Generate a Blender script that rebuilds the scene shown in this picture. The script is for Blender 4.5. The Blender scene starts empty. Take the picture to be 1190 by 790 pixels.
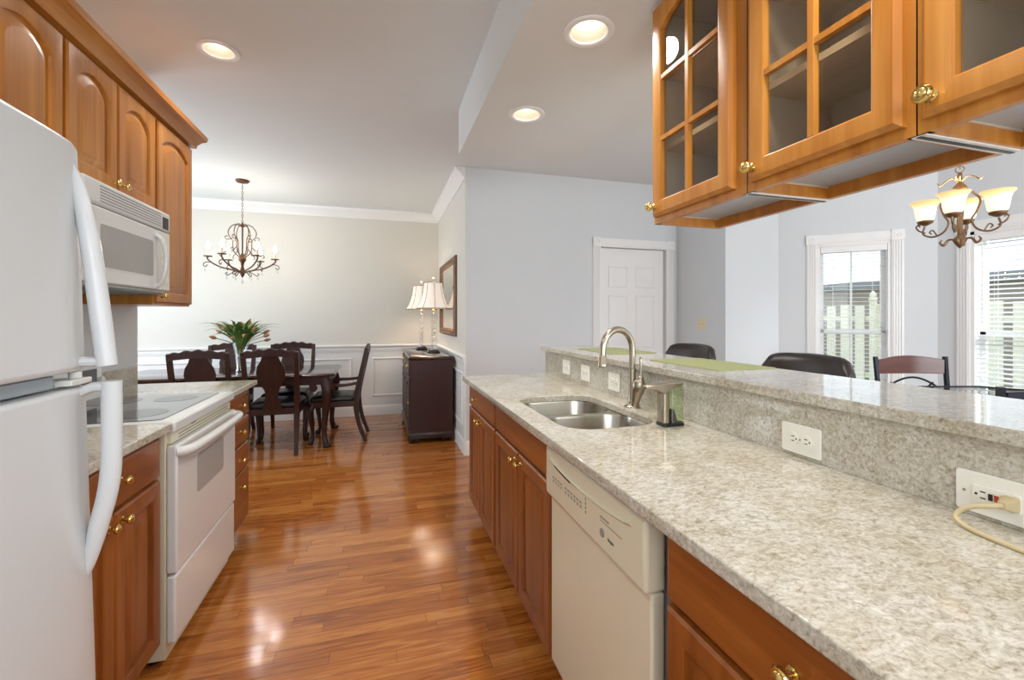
import bpy, bmesh, math, random
from mathutils import Vector, Matrix
random.seed(7)
PI = math.pi
sc = bpy.context.scene
COL = sc.collection
R = math.radians

# ------------------------------------------------------------------ camera, world, exposure
FPX, VX, VY, EYE = 513.6, 441.9, 369.3, 1.303          # measured on the 1190x790 frame
YAW = math.atan((595 - VX) / FPX)
cam_d = bpy.data.cameras.new('camera'); cam = bpy.data.objects.new('camera', cam_d); COL.objects.link(cam)
cam_d.sensor_width = 36; cam_d.lens = 36 * FPX / 1190
cam_d.shift_y = -(395 - VY) / 1190
cam_d.clip_start = 0.03; cam_d.clip_end = 200
cam.location = (0, 0, EYE); cam.rotation_euler = (PI / 2, 0, -YAW)
sc.camera = cam
w = bpy.data.worlds.new('world'); sc.world = w; w.use_nodes = True
bg = w.node_tree.nodes['Background']
bg.inputs[0].default_value = (0.84, 0.92, 1.0, 1); bg.inputs[1].default_value = 1.9
sc.view_settings.view_transform = 'Standard'; sc.view_settings.look = 'None'
sc.view_settings.exposure = 0.22; sc.view_settings.gamma = 1; sc.view_settings.use_curve_mapping = False
CAN_W, CAND_W, SHADE_W, LAMP_W = 27, 1.9, 1.6, 3.2        # watts of the room's lamps

YREAR = -1.5
def area_panel(name, loc, rot, sx, sy, watts, col):
    l = bpy.data.lights.new(name, 'AREA'); l.shape = 'RECTANGLE'; l.size = sx; l.size_y = sy
    l.energy = watts; l.color = col
    o = bpy.data.objects.new(name, l); o.location = loc; o.rotation_euler = rot; COL.objects.link(o); return o
# added fill panels behind the camera and outside the bay; daylight at the dining window
area_panel('rear_kitchen_fill', (0, YREAR + .06, 1.7), (R(90), 0, 0), 1.9, 1.2, 22, (.92, .96, 1))
area_panel('rear_breakfast_fill', (3.0, YREAR + .06, 1.25), (R(90), 0, 0), 2.3, 2.1, 64, (.89, .945, 1))
area_panel('daylight_dining_window', (-3.36, 4.75, 1.5), (R(90), 0, R(-90)), 1.6, 1.6, 44, (.70, .84, 1))
area_panel('outside_bay_fill', (5.7, .1, 2.9), (R(62), 0, R(33)), 1.6, 1.2, 300, (.90, .95, 1))  # unseen panel above the view, added to brighten the wall beside the bay

# ------------------------------------------------------------------ materials
def new_mat(name):
    m = bpy.data.materials.new(name); m.use_nodes = True
    nt = m.node_tree; b = nt.nodes['Principled BSDF']; return m, nt, b
def srgb(r, g, b):
    f = lambda c: c / 12.92 if c <= .04045 else ((c + .055) / 1.055) ** 2.4
    return (f(r / 255), f(g / 255), f(b / 255), 1)
def plain(name, col, rough=.5, metal=0, coat=0, bump=0, bscale=200, var=0.0, vscale=6, spec=.5):
    m, nt, b = new_mat(name)
    b.inputs['Roughness'].default_value = rough; b.inputs['Metallic'].default_value = metal
    b.inputs['Coat Weight'].default_value = coat; b.inputs['Coat Roughness'].default_value = .08
    b.inputs['Specular IOR Level'].default_value = spec
    tc = nt.nodes.new('ShaderNodeTexCoord')
    n = nt.nodes.new('ShaderNodeTexNoise'); n.inputs['Scale'].default_value = vscale; n.inputs['Detail'].default_value = 3
    nt.links.new(tc.outputs['Object'], n.inputs['Vector'])
    mx = nt.nodes.new('ShaderNodeMix'); mx.data_type = 'RGBA'
    mx.inputs[6].default_value = tuple(c * (1 - var) for c in col[:3]) + (1,)
    mx.inputs[7].default_value = tuple(min(1, c * (1 + var)) for c in col[:3]) + (1,)
    nt.links.new(n.outputs['Fac'], mx.inputs[0]); nt.links.new(mx.outputs[2], b.inputs['Base Color'])
    if bump:
        n2 = nt.nodes.new('ShaderNodeTexNoise'); n2.inputs['Scale'].default_value = bscale
        nt.links.new(tc.outputs['Object'], n2.inputs['Vector'])
        bp = nt.nodes.new('ShaderNodeBump'); bp.inputs['Strength'].default_value = bump; bp.inputs['Distance'].default_value = .002
        nt.links.new(n2.outputs['Fac'], bp.inputs['Height']); nt.links.new(bp.outputs[0], b.inputs['Normal'])
    return m
def ramp(nt, stops):
    r = nt.nodes.new('ShaderNodeValToRGB'); e = r.color_ramp.elements
    e[0].position, e[0].color = stops[0]; e[1].position, e[1].color = stops[-1]
    for p, c in stops[1:-1]:
        x = e.new(p); x.color = c
    return r
def wood(name, c0, c1, c2, axis, rough=.32, coat=.16, scale=1.0):
    m, nt, b = new_mat(name)
    tc = nt.nodes.new('ShaderNodeTexCoord'); mp = nt.nodes.new('ShaderNodeMapping')
    s = [26 * scale] * 3; s[axis] = 1.3 * scale
    mp.inputs['Scale'].default_value = s
    nt.links.new(tc.outputs['Object'], mp.inputs['Vector'])
    n = nt.nodes.new('ShaderNodeTexNoise'); n.inputs['Scale'].default_value = 1.0; n.inputs['Detail'].default_value = 5
    n.inputs['Roughness'].default_value = .6; n.inputs['Distortion'].default_value = .5
    nt.links.new(mp.outputs[0], n.inputs['Vector'])
    n2 = nt.nodes.new('ShaderNodeTexNoise'); n2.inputs['Scale'].default_value = 2.2; n2.inputs['Detail'].default_value = 2
    nt.links.new(tc.outputs['Object'], n2.inputs['Vector'])
    ad = nt.nodes.new('ShaderNodeMath'); ad.operation = 'MULTIPLY_ADD'; ad.inputs[1].default_value = .45
    sb = nt.nodes.new('ShaderNodeMath'); sb.operation = 'MULTIPLY'; sb.inputs[1].default_value = .55
    nt.links.new(n.outputs['Fac'], sb.inputs[0]); nt.links.new(n2.outputs['Fac'], ad.inputs[0]); nt.links.new(sb.outputs[0], ad.inputs[2])
    r = ramp(nt, [(.3, c0), (.5, c1), (.72, c2)])
    nt.links.new(ad.outputs[0], r.inputs[0]); nt.links.new(r.outputs[0], b.inputs['Base Color'])
    b.inputs['Roughness'].default_value = rough; b.inputs['Coat Weight'].default_value = coat; b.inputs['Coat Roughness'].default_value = .18
    return m
def emit(name, col, strength):
    m, nt, b = new_mat(name)
    b.inputs['Base Color'].default_value = col
    b.inputs['Emission Color'].default_value = col; b.inputs['Emission Strength'].default_value = strength
    return m
def clear_glass(name, tint=(.97, .98, .98, 1), refl=.08, rough=.0):
    m, nt, b = new_mat(name); nt.nodes.remove(b)
    out = nt.nodes['Material Output']
    t = nt.nodes.new('ShaderNodeBsdfTransparent'); t.inputs[0].default_value = tint
    g = nt.nodes.new('ShaderNodeBsdfGlossy'); g.inputs['Roughness'].default_value = rough
    lw = nt.nodes.new('ShaderNodeFresnel'); lw.inputs['IOR'].default_value = 1.5
    mx = nt.nodes.new('ShaderNodeMixShader')
    ad = nt.nodes.new('ShaderNodeMath'); ad.operation = 'ADD'; ad.inputs[1].default_value = refl; ad.use_clamp = True
    ge = nt.nodes.new('ShaderNodeNewGeometry'); iv = nt.nodes.new('ShaderNodeMath'); iv.operation = 'SUBTRACT'; iv.inputs[0].default_value = 1
    ml = nt.nodes.new('ShaderNodeMath'); ml.operation = 'MULTIPLY'
    nt.links.new(ge.outputs['Backfacing'], iv.inputs[1]); nt.links.new(lw.outputs[0], ad.inputs[0])
    nt.links.new(ad.outputs[0], ml.inputs[0]); nt.links.new(iv.outputs[0], ml.inputs[1]); nt.links.new(ml.outputs[0], mx.inputs[0])
    nt.links.new(t.outputs[0], mx.inputs[1]); nt.links.new(g.outputs[0], mx.inputs[2]); nt.links.new(mx.outputs[0], out.inputs[0])
    return m
def granite(name):
    m, nt, b = new_mat(name)
    tc = nt.nodes.new('ShaderNodeTexCoord')
    def noise(scale, detail, dist=0, rough=.6, vec=None):
        n = nt.nodes.new('ShaderNodeTexNoise'); n.inputs['Scale'].default_value = scale; n.inputs['Detail'].default_value = detail
        n.inputs['Distortion'].default_value = dist; n.inputs['Roughness'].default_value = rough
        nt.links.new(vec or tc.outputs['Object'], n.inputs['Vector']); return n
    mp = nt.nodes.new('ShaderNodeMapping'); mp.inputs['Scale'].default_value = (1, 1.7, 1.7); mp.inputs['Rotation'].default_value = (.2, .3, .6)
    nt.links.new(tc.outputs['Object'], mp.inputs['Vector'])
    a = noise(50, 9, .8, .70, mp.outputs[0]); c = noise(140, 6, .5, .68); d = noise(6, 3, .6)
    r = ramp(nt, [(.28, srgb(104, 93, 74)), (.39, srgb(154, 146, 126)), (.50, srgb(194, 189, 176)), (.58, srgb(214, 213, 205)), (.74, srgb(232, 232, 228))])
    nt.links.new(a.outputs['Fac'], r.inputs[0])
    r2 = ramp(nt, [(.34, srgb(122, 112, 94)), (.46, srgb(198, 190, 173)), (.66, srgb(232, 228, 216))])
    nt.links.new(c.outputs['Fac'], r2.inputs[0])
    m1 = nt.nodes.new('ShaderNodeMix'); m1.data_type = 'RGBA'; m1.inputs[0].default_value = .4
    nt.links.new(r.outputs[0], m1.inputs[6]); nt.links.new(r2.outputs[0], m1.inputs[7])
    m2 = nt.nodes.new('ShaderNodeMix'); m2.data_type = 'RGBA'; m2.blend_type = 'MULTIPLY'; m2.inputs[0].default_value = .65
    r3 = ramp(nt, [(.35, srgb(226, 219, 203)), (.62, (1, 1, 1, 1))])
    nt.links.new(d.outputs['Fac'], r3.inputs[0])
    nt.links.new(m1.outputs[2], m2.inputs[6]); nt.links.new(r3.outputs[0], m2.inputs[7])
    nt.links.new(m2.outputs[2], b.inputs['Base Color'])
    b.inputs['Roughness'].default_value = .07; b.inputs['Specular IOR Level'].default_value = .5
    return m
def floor_mat():
    m, nt, b = new_mat('oak_floor')
    tc = nt.nodes.new('ShaderNodeTexCoord')
    ROW = .064
    sx = nt.nodes.new('ShaderNodeSeparateXYZ'); nt.links.new(tc.outputs['Object'], sx.inputs[0])
    def mth(op, a, b_=None):
        n_ = nt.nodes.new('ShaderNodeMath'); n_.operation = op
        for k, v_ in enumerate((a, b_)):
            if v_ is None: continue
            if isinstance(v_, (int, float)): n_.inputs[k].default_value = v_
            else: nt.links.new(v_, n_.inputs[k])
        return n_.outputs[0]
    rowi = mth('FLOOR', mth('DIVIDE', sx.outputs[1], ROW))
    wn = nt.nodes.new('ShaderNodeTexWhiteNoise'); wn.noise_dimensions = '1D'; nt.links.new(rowi, wn.inputs['W'])
    cx_ = nt.nodes.new('ShaderNodeCombineXYZ'); nt.links.new(mth('ADD', sx.outputs[0], mth('MULTIPLY', wn.outputs[0], 7.3)), cx_.inputs[0]); nt.links.new(sx.outputs[1], cx_.inputs[1])
    br = nt.nodes.new('ShaderNodeTexBrick'); br.offset = 0; br.squash = 1
    br.inputs['Scale'].default_value = 1; br.inputs['Brick Width'].default_value = .62; br.inputs['Row Height'].default_value = ROW
    br.inputs['Mortar Size'].default_value = .0010; br.inputs['Mortar Smooth'].default_value = .3; br.inputs['Bias'].default_value = 0
    br.inputs['Color1'].default_value = (0, 0, 0, 1); br.inputs['Color2'].default_value = (1, 1, 1, 1); br.inputs['Mortar'].default_value = (.5, .5, .5, 1)
    nt.links.new(cx_.outputs[0], br.inputs['Vector'])
    mp = nt.nodes.new('ShaderNodeMapping'); mp.inputs['Scale'].default_value = (2.4, 30, 1)
    nt.links.new(tc.outputs['Object'], mp.inputs['Vector'])
    ofs = nt.nodes.new('ShaderNodeVectorMath'); ofs.operation = 'MULTIPLY_ADD'; ofs.inputs[1].default_value = (9, 4, 3)
    nt.links.new(br.outputs['Color'], ofs.inputs[0]); nt.links.new(mp.outputs[0], ofs.inputs[2])
    n = nt.nodes.new('ShaderNodeTexNoise'); n.inputs['Scale'].default_value = 1; n.inputs['Detail'].default_value = 7; n.inputs['Distortion'].default_value = 2.4
    nt.links.new(ofs.outputs[0], n.inputs['Vector'])
    ad = nt.nodes.new('ShaderNodeMath'); ad.operation = 'MULTIPLY_ADD'; ad.inputs[1].default_value = .24
    sep = nt.nodes.new('ShaderNodeSeparateColor'); nt.links.new(br.outputs['Color'], sep.inputs[0])
    mu = nt.nodes.new('ShaderNodeMath'); mu.operation = 'MULTIPLY'; mu.inputs[1].default_value = .86
    nt.links.new(n.outputs['Fac'], mu.inputs[0]); nt.links.new(sep.outputs[0], ad.inputs[0]); nt.links.new(mu.outputs[0], ad.inputs[2])
    r = ramp(nt, [(.22, srgb(92, 45, 14)), (.38, srgb(146, 80, 30)), (.54, srgb(174, 103, 43)), (.75, srgb(198, 130, 64))])
    nt.links.new(ad.outputs[0], r.inputs[0])
    mx = nt.nodes.new('ShaderNodeMix'); mx.data_type = 'RGBA'; mx.inputs[7].default_value = srgb(96, 50, 20)
    nt.links.new(br.outputs['Fac'], mx.inputs[0]); nt.links.new(r.outputs[0], mx.inputs[6]); nt.links.new(mx.outputs[2], b.inputs['Base Color'])
    n3 = nt.nodes.new('ShaderNodeTexNoise'); n3.inputs['Scale'].default_value = 7; n3.inputs['Detail'].default_value = 2
    nt.links.new(tc.outputs['Object'], n3.inputs['Vector'])
    bp = nt.nodes.new('ShaderNodeBump'); bp.inputs['Strength'].default_value = .06; bp.inputs['Distance'].default_value = .01
    nt.links.new(n3.outputs['Fac'], bp.inputs['Height'])
    bp2 = nt.nodes.new('ShaderNodeBump'); bp2.inputs['Strength'].default_value = .25; bp2.inputs['Distance'].default_value = .001; bp2.invert = True
    nt.links.new(br.outputs['Fac'], bp2.inputs['Height']); nt.links.new(bp.outputs[0], bp2.inputs['Normal'])
    nt.links.new(bp2.outputs[0], b.inputs['Normal'])
    b.inputs['Roughness'].default_value = .12; b.inputs['Coat Weight'].default_value = .25; b.inputs['Coat Roughness'].default_value = .12
    return m
def brick_mat():
    m, nt, b = new_mat('brick')
    tc = nt.nodes.new('ShaderNodeTexCoord'); mp = nt.nodes.new('ShaderNodeMapping'); mp.inputs['Rotation'].default_value = (R(90), 0, R(90))
    br = nt.nodes.new('ShaderNodeTexBrick'); br.inputs['Scale'].default_value = 1; br.inputs['Brick Width'].default_value = .22; br.inputs['Row Height'].default_value = .075
    br.inputs['Mortar Size'].default_value = .006
    br.inputs['Color1'].default_value = srgb(118, 62, 52); br.inputs['Color2'].default_value = srgb(88, 44, 38); br.inputs['Mortar'].default_value = srgb(150, 140, 130)
    nt.links.new(tc.outputs['Object'], mp.inputs[0]); nt.links.new(mp.outputs[0], br.inputs['Vector']); nt.links.new(br.outputs[0], b.inputs['Base Color'])
    b.inputs['Roughness'].default_value = .9; return m

M = {}
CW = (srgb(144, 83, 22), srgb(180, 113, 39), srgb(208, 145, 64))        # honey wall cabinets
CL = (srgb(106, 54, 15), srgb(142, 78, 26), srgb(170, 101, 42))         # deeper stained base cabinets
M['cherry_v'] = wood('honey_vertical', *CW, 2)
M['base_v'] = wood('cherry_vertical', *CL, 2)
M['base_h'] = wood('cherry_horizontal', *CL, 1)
M['cherry_h'] = wood('honey_horizontal', *CW, 1)
M['cherry_x'] = wood('cherry_cross', *CW, 0)
M['shelfwood'] = wood('pale_shelf', srgb(196, 172, 130), srgb(214, 192, 152), srgb(226, 206, 170), 1)
M['dark'] = wood('mahogany', srgb(32, 11, 7), srgb(50, 19, 12), srgb(68, 28, 18), 2, .4, .06)
M['dark_top'] = wood('mahogany_top', srgb(38, 18, 13), srgb(52, 25, 18), srgb(66, 34, 24), 0, .14, .5)
M['chairwood'] = wood('walnut_rail', srgb(64, 26, 16), srgb(92, 40, 24), srgb(112, 54, 32), 0, .25, .4)
M['granite'] = granite('granite')
M['floor'] = floor_mat()
M['wall'] = plain('wall_paint', srgb(217, 221, 223), .75, var=.01, bump=.03, bscale=300)
M['wall_d'] = plain('dining_paint', srgb(221, 217, 207), .75, var=.01, bump=.03, bscale=300)
M['ceil'] = plain('ceiling_paint', srgb(224, 227, 226), .85, var=.008)
M['trim'] = plain('white_trim', srgb(240, 240, 238), .35, var=.006)
M['fridge'] = plain('fridge_enamel', srgb(214, 218, 220), .3, coat=.3, bump=.05, bscale=420, var=.008)
M['white'] = plain('white_enamel', srgb(228, 230, 229), .18, coat=.4, var=.006)
M['whiteplastic'] = plain('white_plastic', srgb(228, 228, 222), .35, var=.006)
M['bisque'] = plain('bisque_enamel', srgb(222, 217, 192), .25, coat=.3, var=.006)
M['bisque2'] = plain('bisque_side', srgb(218, 210, 184), .4, var=.006)
M['plate'] = plain('outlet_plastic', srgb(240, 237, 226), .35, var=.004)
M['ivory'] = plain('ivory_plastic', srgb(232, 218, 182), .4, var=.004)
M['cord'] = plain('cord_vinyl', srgb(198, 180, 140), .5, var=.02)
M['blk'] = plain('black_plastic', srgb(24, 24, 24), .35, var=.05)
M['grey'] = plain('grey_plastic', srgb(110, 112, 114), .45, var=.03)
M['alum'] = plain('brushed_strip', srgb(172, 180, 186), .35, metal=.7, var=.03)
M['ink'] = plain('print_ink', srgb(150, 146, 132), .6)
M['red'] = plain('red_button', srgb(196, 70, 40), .5)
M['ceramic'] = plain('ceramic_glass', srgb(78, 80, 82), .06, coat=.3, var=.02)
M['burner'] = plain('burner_ring', srgb(58, 59, 61), .12, var=.05)
M['ovenglass'] = plain('oven_window', srgb(176, 177, 174), .08, var=.02)
M['mwglass'] = plain('microwave_window', srgb(170, 171, 170), .14, var=.02)
M['brass'] = plain('polished_brass', srgb(226, 196, 120), .16, metal=1, var=.04)
M['steel'] = plain('brushed_steel', srgb(186, 180, 168), .27, metal=1, var=.06, vscale=30)
M['nickel'] = plain('brushed_nickel', srgb(176, 166, 148), .27, metal=1, var=.05)
M['bronze'] = plain('aged_bronze', srgb(104, 74, 54), .42, metal=.75, var=.2, vscale=30)
M['bronze2'] = plain('antique_bronze', srgb(132, 106, 80), .4, metal=.75, var=.3, vscale=26)
M['iron'] = plain('black_iron', srgb(22, 24, 34), .35, metal=.4, var=.1)
M['leather'] = plain('black_leather', srgb(26, 26, 26), .34, bump=.25, bscale=160, var=.1)
M['brownleather'] = plain('brown_leather', srgb(38, 31, 27), .32, bump=.3, bscale=120, var=.2)
M['navy'] = plain('navy_rail', srgb(28, 28, 44), .3, var=.06)
M['glass'] = clear_glass('clear_glass')
M['windowglass'] = clear_glass('window_glass', (.98, .99, .99, 1), 0)
M['cabglass'] = clear_glass('cabinet_glass', (.95, .94, .92, 1), .03)
M['crystal'] = clear_glass('crystal', (.95, .96, .97, 1), .22, .03)
M['green'] = clear_glass('green_soap', (.80, .90, .72, 1), .05)
M['mat'] = plain('green_placemat', srgb(158, 164, 116), .8, bump=.4, bscale=260, var=.05, vscale=60)
M['mirror'] = plain('mirror_glass', (.92, .92, .9, 1), .02, metal=1)
M['frame'] = plain('carved_frame', srgb(112, 76, 50), .4, metal=.3, var=.35, vscale=40, bump=.6, bscale=70)
M['cabin'] = plain('cabinet_interior', srgb(196, 182, 158), .55, var=.03)
M['under'] = plain('cabinet_underside', srgb(168, 174, 182), .3, var=.02)
M['leaf'] = plain('tulip_leaf', srgb(100, 134, 62), .5, var=.35, vscale=14)
M['stem'] = plain('tulip_stem', srgb(116, 146, 66), .5, var=.1)
M['bloom'] = plain('tulip_bloom', srgb(190, 140, 100), .6, var=.3, vscale=26)
M['bulb'] = emit('lamp_bulb', (1, .93, .82, 1), 14)
M['canlens'] = emit('can_lens', (1, .95, .87, 1), 3.2)
def lit_glass(name, stops, strength):
    m, nt, b = new_mat(name); tc = nt.nodes.new('ShaderNodeTexCoord'); sp = nt.nodes.new('ShaderNodeSeparateXYZ')
    nt.links.new(tc.outputs['Generated'], sp.inputs[0]); r = ramp(nt, stops); nt.links.new(sp.outputs[2], r.inputs[0])
    nt.links.new(r.outputs[0], b.inputs['Base Color']); nt.links.new(r.outputs[0], b.inputs['Emission Color']); b.inputs['Emission Strength'].default_value = strength
    b.inputs['Roughness'].default_value = .3; return m
M['shadeglass'] = lit_glass('alabaster_shade', [(0, (1, .85, .62, 1)), (.62, (1, .86, .64, 1)), (.82, (.95, .62, .30, 1)), (1, (.80, .46, .18, 1))], .75)
M['lampshade'] = emit('lit_fabric_shade', (1, .88, .76, 1), .30)
M['piping'] = plain('shade_piping', srgb(150, 122, 92), .6)
M['candle'] = plain('candle_sleeve', srgb(236, 226, 200), .5)
M['slat'] = plain('blind_slat', srgb(238, 240, 240), .5)
M['fence'] = plain('painted_fence', srgb(206, 203, 184), .7, var=.05)
M['brick'] = brick_mat()
M['roof'] = plain('pale_roof', srgb(232, 233, 234), .8, var=.06, vscale=3)
M['gutter'] = plain('grey_gutter', srgb(120, 122, 124), .5)
M['lawn'] = plain('lawn', srgb(90, 110, 60), .9, var=.3, vscale=8)
M['can'] = plain('can_reflector', srgb(214, 206, 188), .4)

# ------------------------------------------------------------------ mesh helpers
class MB:
    def __init__(s, root=None):
        s.v = []; s.f = []; s.off = Vector(root.location) if root is not None else Vector()
    def add(s, vs, fs):
        n = len(s.v); s.v += [Vector(p) - s.off for p in vs]; s.f += [[i + n for i in f] for f in fs]; return s
    def box(s, x0, x1, y0, y1, z0, z1):
        v = [(x, y, z) for x in (x0, x1) for y in (y0, y1) for z in (z0, z1)]
        return s.add(v, [(0, 1, 3, 2), (4, 6, 7, 5), (0, 4, 5, 1), (2, 3, 7, 6), (0, 2, 6, 4), (1, 5, 7, 3)])
    def loft(s, loops, cap0=True, cap1=True, closed=False):
        n = len(loops[0]); vs = [p for l in loops for p in l]; fs = []
        k = len(loops)
        for a in range(k if closed else k - 1):
            b = (a + 1) % k
            for i in range(n):
                j = (i + 1) % n
                fs.append((a * n + i, a * n + j, b * n + j, b * n + i))
        if not closed:
            if cap0: fs.append(tuple(range(n)))
            if cap1: fs.append(tuple((k - 1) * n + i for i in range(n)))
        return s.add(vs, fs)
    def lathe(s, prof, c=(0, 0, 0), axis=(0, 0, 1), seg=24, cap0=True, cap1=True):
        q = Vector((0, 0, 1)).rotation_difference(Vector(axis).normalized()); c = Vector(c)
        loops = [[c + q @ Vector((max(r, 1e-5) * math.cos(2 * PI * i / seg), max(r, 1e-5) * math.sin(2 * PI * i / seg), h)) for i in range(seg)] for r, h in prof]
        return s.loft(loops, cap0, cap1)
    def tube(s, path, r, seg=8, flat=None, up=None):
        P = [Vector(p) for p in path]; n = len(P)
        rr = r if isinstance(r, (list, tuple)) else [r] * n
        t0 = (P[1] - P[0]).normalized()
        u = Vector(up) if up else (Vector((0, 0, 1)) if abs(t0.z) < .9 else Vector((1, 0, 0)))
        loops = []
        for i in range(n):
            t = (P[min(i + 1, n - 1)] - P[max(i - 1, 0)]).normalized()
            a = u.cross(t)
            if a.length < 1e-6: a = Vector((1, 0, 0)).cross(t)
            a.normalize(); b = t.cross(a).normalized(); u = b
            f = flat or 1.0
            if seg == 4:
                cs = [(1, f), (-1, f), (-1, -f), (1, -f)]
            else:
                cs = [(math.cos(2 * PI * k / seg), f * math.sin(2 * PI * k / seg)) for k in range(seg)]
            loops.append([P[i] + a * (rr[i] * x) + b * (rr[i] * y) for x, y in cs])
        return s.loft(loops)
    def prism(s, poly, m, n0, n1):
        return s.loft([[m(u, v, n0) for u, v in poly], [m(u, v, n1) for u, v in poly]])
def spline(pts, n=8):
    P = [Vector(p) for p in pts]; P = [P[0] * 2 - P[1]] + P + [P[-1] * 2 - P[-2]]; out = []
    for i in range(1, len(P) - 2):
        for k in range(n):
            t = k / n; a, b, c, d = P[i - 1], P[i], P[i + 1], P[i + 2]
            out.append(.5 * ((2 * b) + (c - a) * t + (2 * a - 5 * b + 4 * c - d) * t * t + (3 * b - a - 3 * c + d) * t ** 3))
    out.append(P[-2]); return out
def lerp_list(vals, n): # values per control point -> per spline sample
    out = []
    for i in range(len(vals) - 1):
        out += [vals[i] + (vals[i + 1] - vals[i]) * k / n for k in range(n)]
    return out + [vals[-1]]
def rrect(u0, u1, v0, v1, r, k=6):
    o = []
    for cx, cy, a in ((u1 - r, v1 - r, 0), (u0 + r, v1 - r, 90), (u0 + r, v0 + r, 180), (u1 - r, v0 + r, 270)):
        for i in range(k + 1):
            t = R(a + 90 * i / k); o.append((cx + r * math.cos(t), cy + r * math.sin(t)))
    return o
def XY(z=0): return lambda u, v, n: (u, v, n)
def XN(u, v, n): return (n, u, v)          # u along y, v up, n along x
def YN(u, v, n): return (u, n, v)          # u along x, v up, n along y

def link(name, mb, mats, parent=None, bevel=0, angle=35, segs=2, weld=False):
    me = bpy.data.meshes.new(name); me.from_pydata([tuple(p) for p in mb.v], [], mb.f)
    bm = bmesh.new(); bm.from_mesh(me)
    if weld: bmesh.ops.remove_doubles(bm, verts=bm.verts, dist=1e-5)
    bmesh.ops.recalc_face_normals(bm, faces=bm.faces); bm.to_mesh(me); bm.free()
    for p in me.polygons: p.use_smooth = True
    try: me.set_sharp_from_angle(angle=R(angle))
    except Exception: pass
    me.materials.append(M[mats] if isinstance(mats, str) else mats)
    o = bpy.data.objects.new(name, me); COL.objects.link(o)
    if parent is not None: o.parent = parent
    if bevel:
        b = o.modifiers.new('bevel', 'BEVEL'); b.width = bevel; b.segments = segs; b.limit_method = 'ANGLE'; b.angle_limit = R(40)
    return o
def thing(name, label, cat, loc=(0, 0, 0), rz=0, group=None):
    o = bpy.data.objects.new(name, None); COL.objects.link(o); o.empty_display_size = .1
    o.location = loc; o.rotation_euler = (0, 0, rz); o['label'] = label; o['category'] = cat
    if group: o['group'] = group
    return o
def tag(o, label, cat, group=None):
    o['label'] = label; o['category'] = cat
    if group: o['group'] = group
    return o
def struct(name, mb, mat, bevel=0, parent=None):
    o = link(name, mb, mat, parent, bevel)
    if parent is None: o['kind'] = 'structure'
    return o
def dup(root, loc, rz, label=None):
    r = root.copy(); COL.objects.link(r); r.location = loc; r.rotation_euler = (0, 0, rz)
    if label: r['label'] = label
    for ch in list(root.children):
        c = ch.copy(); COL.objects.link(c); c.parent = r
        for g in list(ch.children):
            d = g.copy(); COL.objects.link(d); d.parent = c
    return r
def lamp(name, kind, loc, watts, col, parent=None, radius=.04, **kw):
    l = bpy.data.lights.new(name, kind); l.energy = watts; l.color = col; l.shadow_soft_size = radius
    for k, v in kw.items(): setattr(l, k, v)
    o = bpy.data.objects.new(name, l); o.location = loc; COL.objects.link(o)
    if parent is not None: o.parent = parent
    return o

# ------------------------------------------------------------------ room shell
XL, XD, YD, YB, XA, YBW = -1.39, .775, 4.15, 6.22, 3.13, 3.43      # wall planes
CZ, SZ = 2.74, 2.43
XDL, YK = -3.4, -1.5
XC0, YC0, XW2, YC1 = 3.77, 3.43, 4.60, 2.60                          # bay
struct('floor', MB().box(XDL - .1, XW2 + .1, YK, YB + .1, -.1, 0), 'floor')

def holed(mb, x0, x1, y0, y1, z, hole):
    # flat rectangle with one hole (loop of (x, y) points)
    n = len(hole); cx = sum(p[0] for p in hole) / n; cy = sum(p[1] for p in hole) / n; outer = []
    for x, y in hole:
        dx, dy = x - cx, y - cy; t = []
        if dx > 1e-9: t.append((x1 - cx) / dx)
        if dx < -1e-9: t.append((x0 - cx) / dx)
        if dy > 1e-9: t.append((y1 - cy) / dy)
        if dy < -1e-9: t.append((y0 - cy) / dy)
        k = min(t); outer.append((cx + dx * k, cy + dy * k))
    for X, Y in ((x0, y0), (x1, y0), (x1, y1), (x0, y1)):   # snap nearest to corners
        i = min(range(n), key=lambda i: (outer[i][0] - X) ** 2 + (outer[i][1] - Y) ** 2); outer[i] = (X, Y)
    mb.loft([[(x, y, z) for x, y in outer], [(x, y, z) for x, y in hole]], False, False)
def circle(cx, cy, r, n=48): return [(cx + r * math.cos(2 * PI * (i + .5) / n), cy + r * math.sin(2 * PI * (i + .5) / n)) for i in range(n)]
CAN_R = .072
def ceiling_strip(mb, x0, x1, y0, y1, z, cans):
    # strip along y; cans = y positions with a common x
    ys = sorted(cans); y = y0
    for cx, cy in sorted(ys, key=lambda p: p[1]):
        mb.add([(x0, y, z), (x1, y, z), (x1, cy - .2, z), (x0, cy - .2, z)], [(0, 1, 2, 3)])
        holed(mb, x0, x1, cy - .2, cy + .2, z, circle(cx, cy, CAN_R)); y = cy + .2
    mb.add([(x0, y, z), (x1, y, z), (x1, y1, z), (x0, y1, z)], [(0, 1, 2, 3)])
can_main = [(-.834, 2.73), (-.834, .9)]
can_soff = [(.787, 1.583), (.777, 2.324), (.787, .45)]
mb = MB(); ceiling_strip(mb, -1.15, -.5, YK, 3.3, CZ, can_main)
for q in ((XDL - .1, -1.15, YK, 3.3), (-.5, XW2 + .1, YK, 3.3), (XDL - .1, XW2 + .1, 3.3, YB + .1)):
    mb.add([(q[0], q[2], CZ), (q[1], q[2], CZ), (q[1], q[3], CZ), (q[0], q[3], CZ)], [(0, 1, 2, 3)])
mb.box(XDL - .1, XW2 + .1, YK, YB + .1, CZ + .25, CZ + .3)
struct('ceiling', mb, 'ceil')
mb = MB(); SX0, SX1, SY1 = .52, 1.365, 3.04
ceiling_strip(mb, SX0, SX1, YK, SY1, SZ, can_soff)
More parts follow.
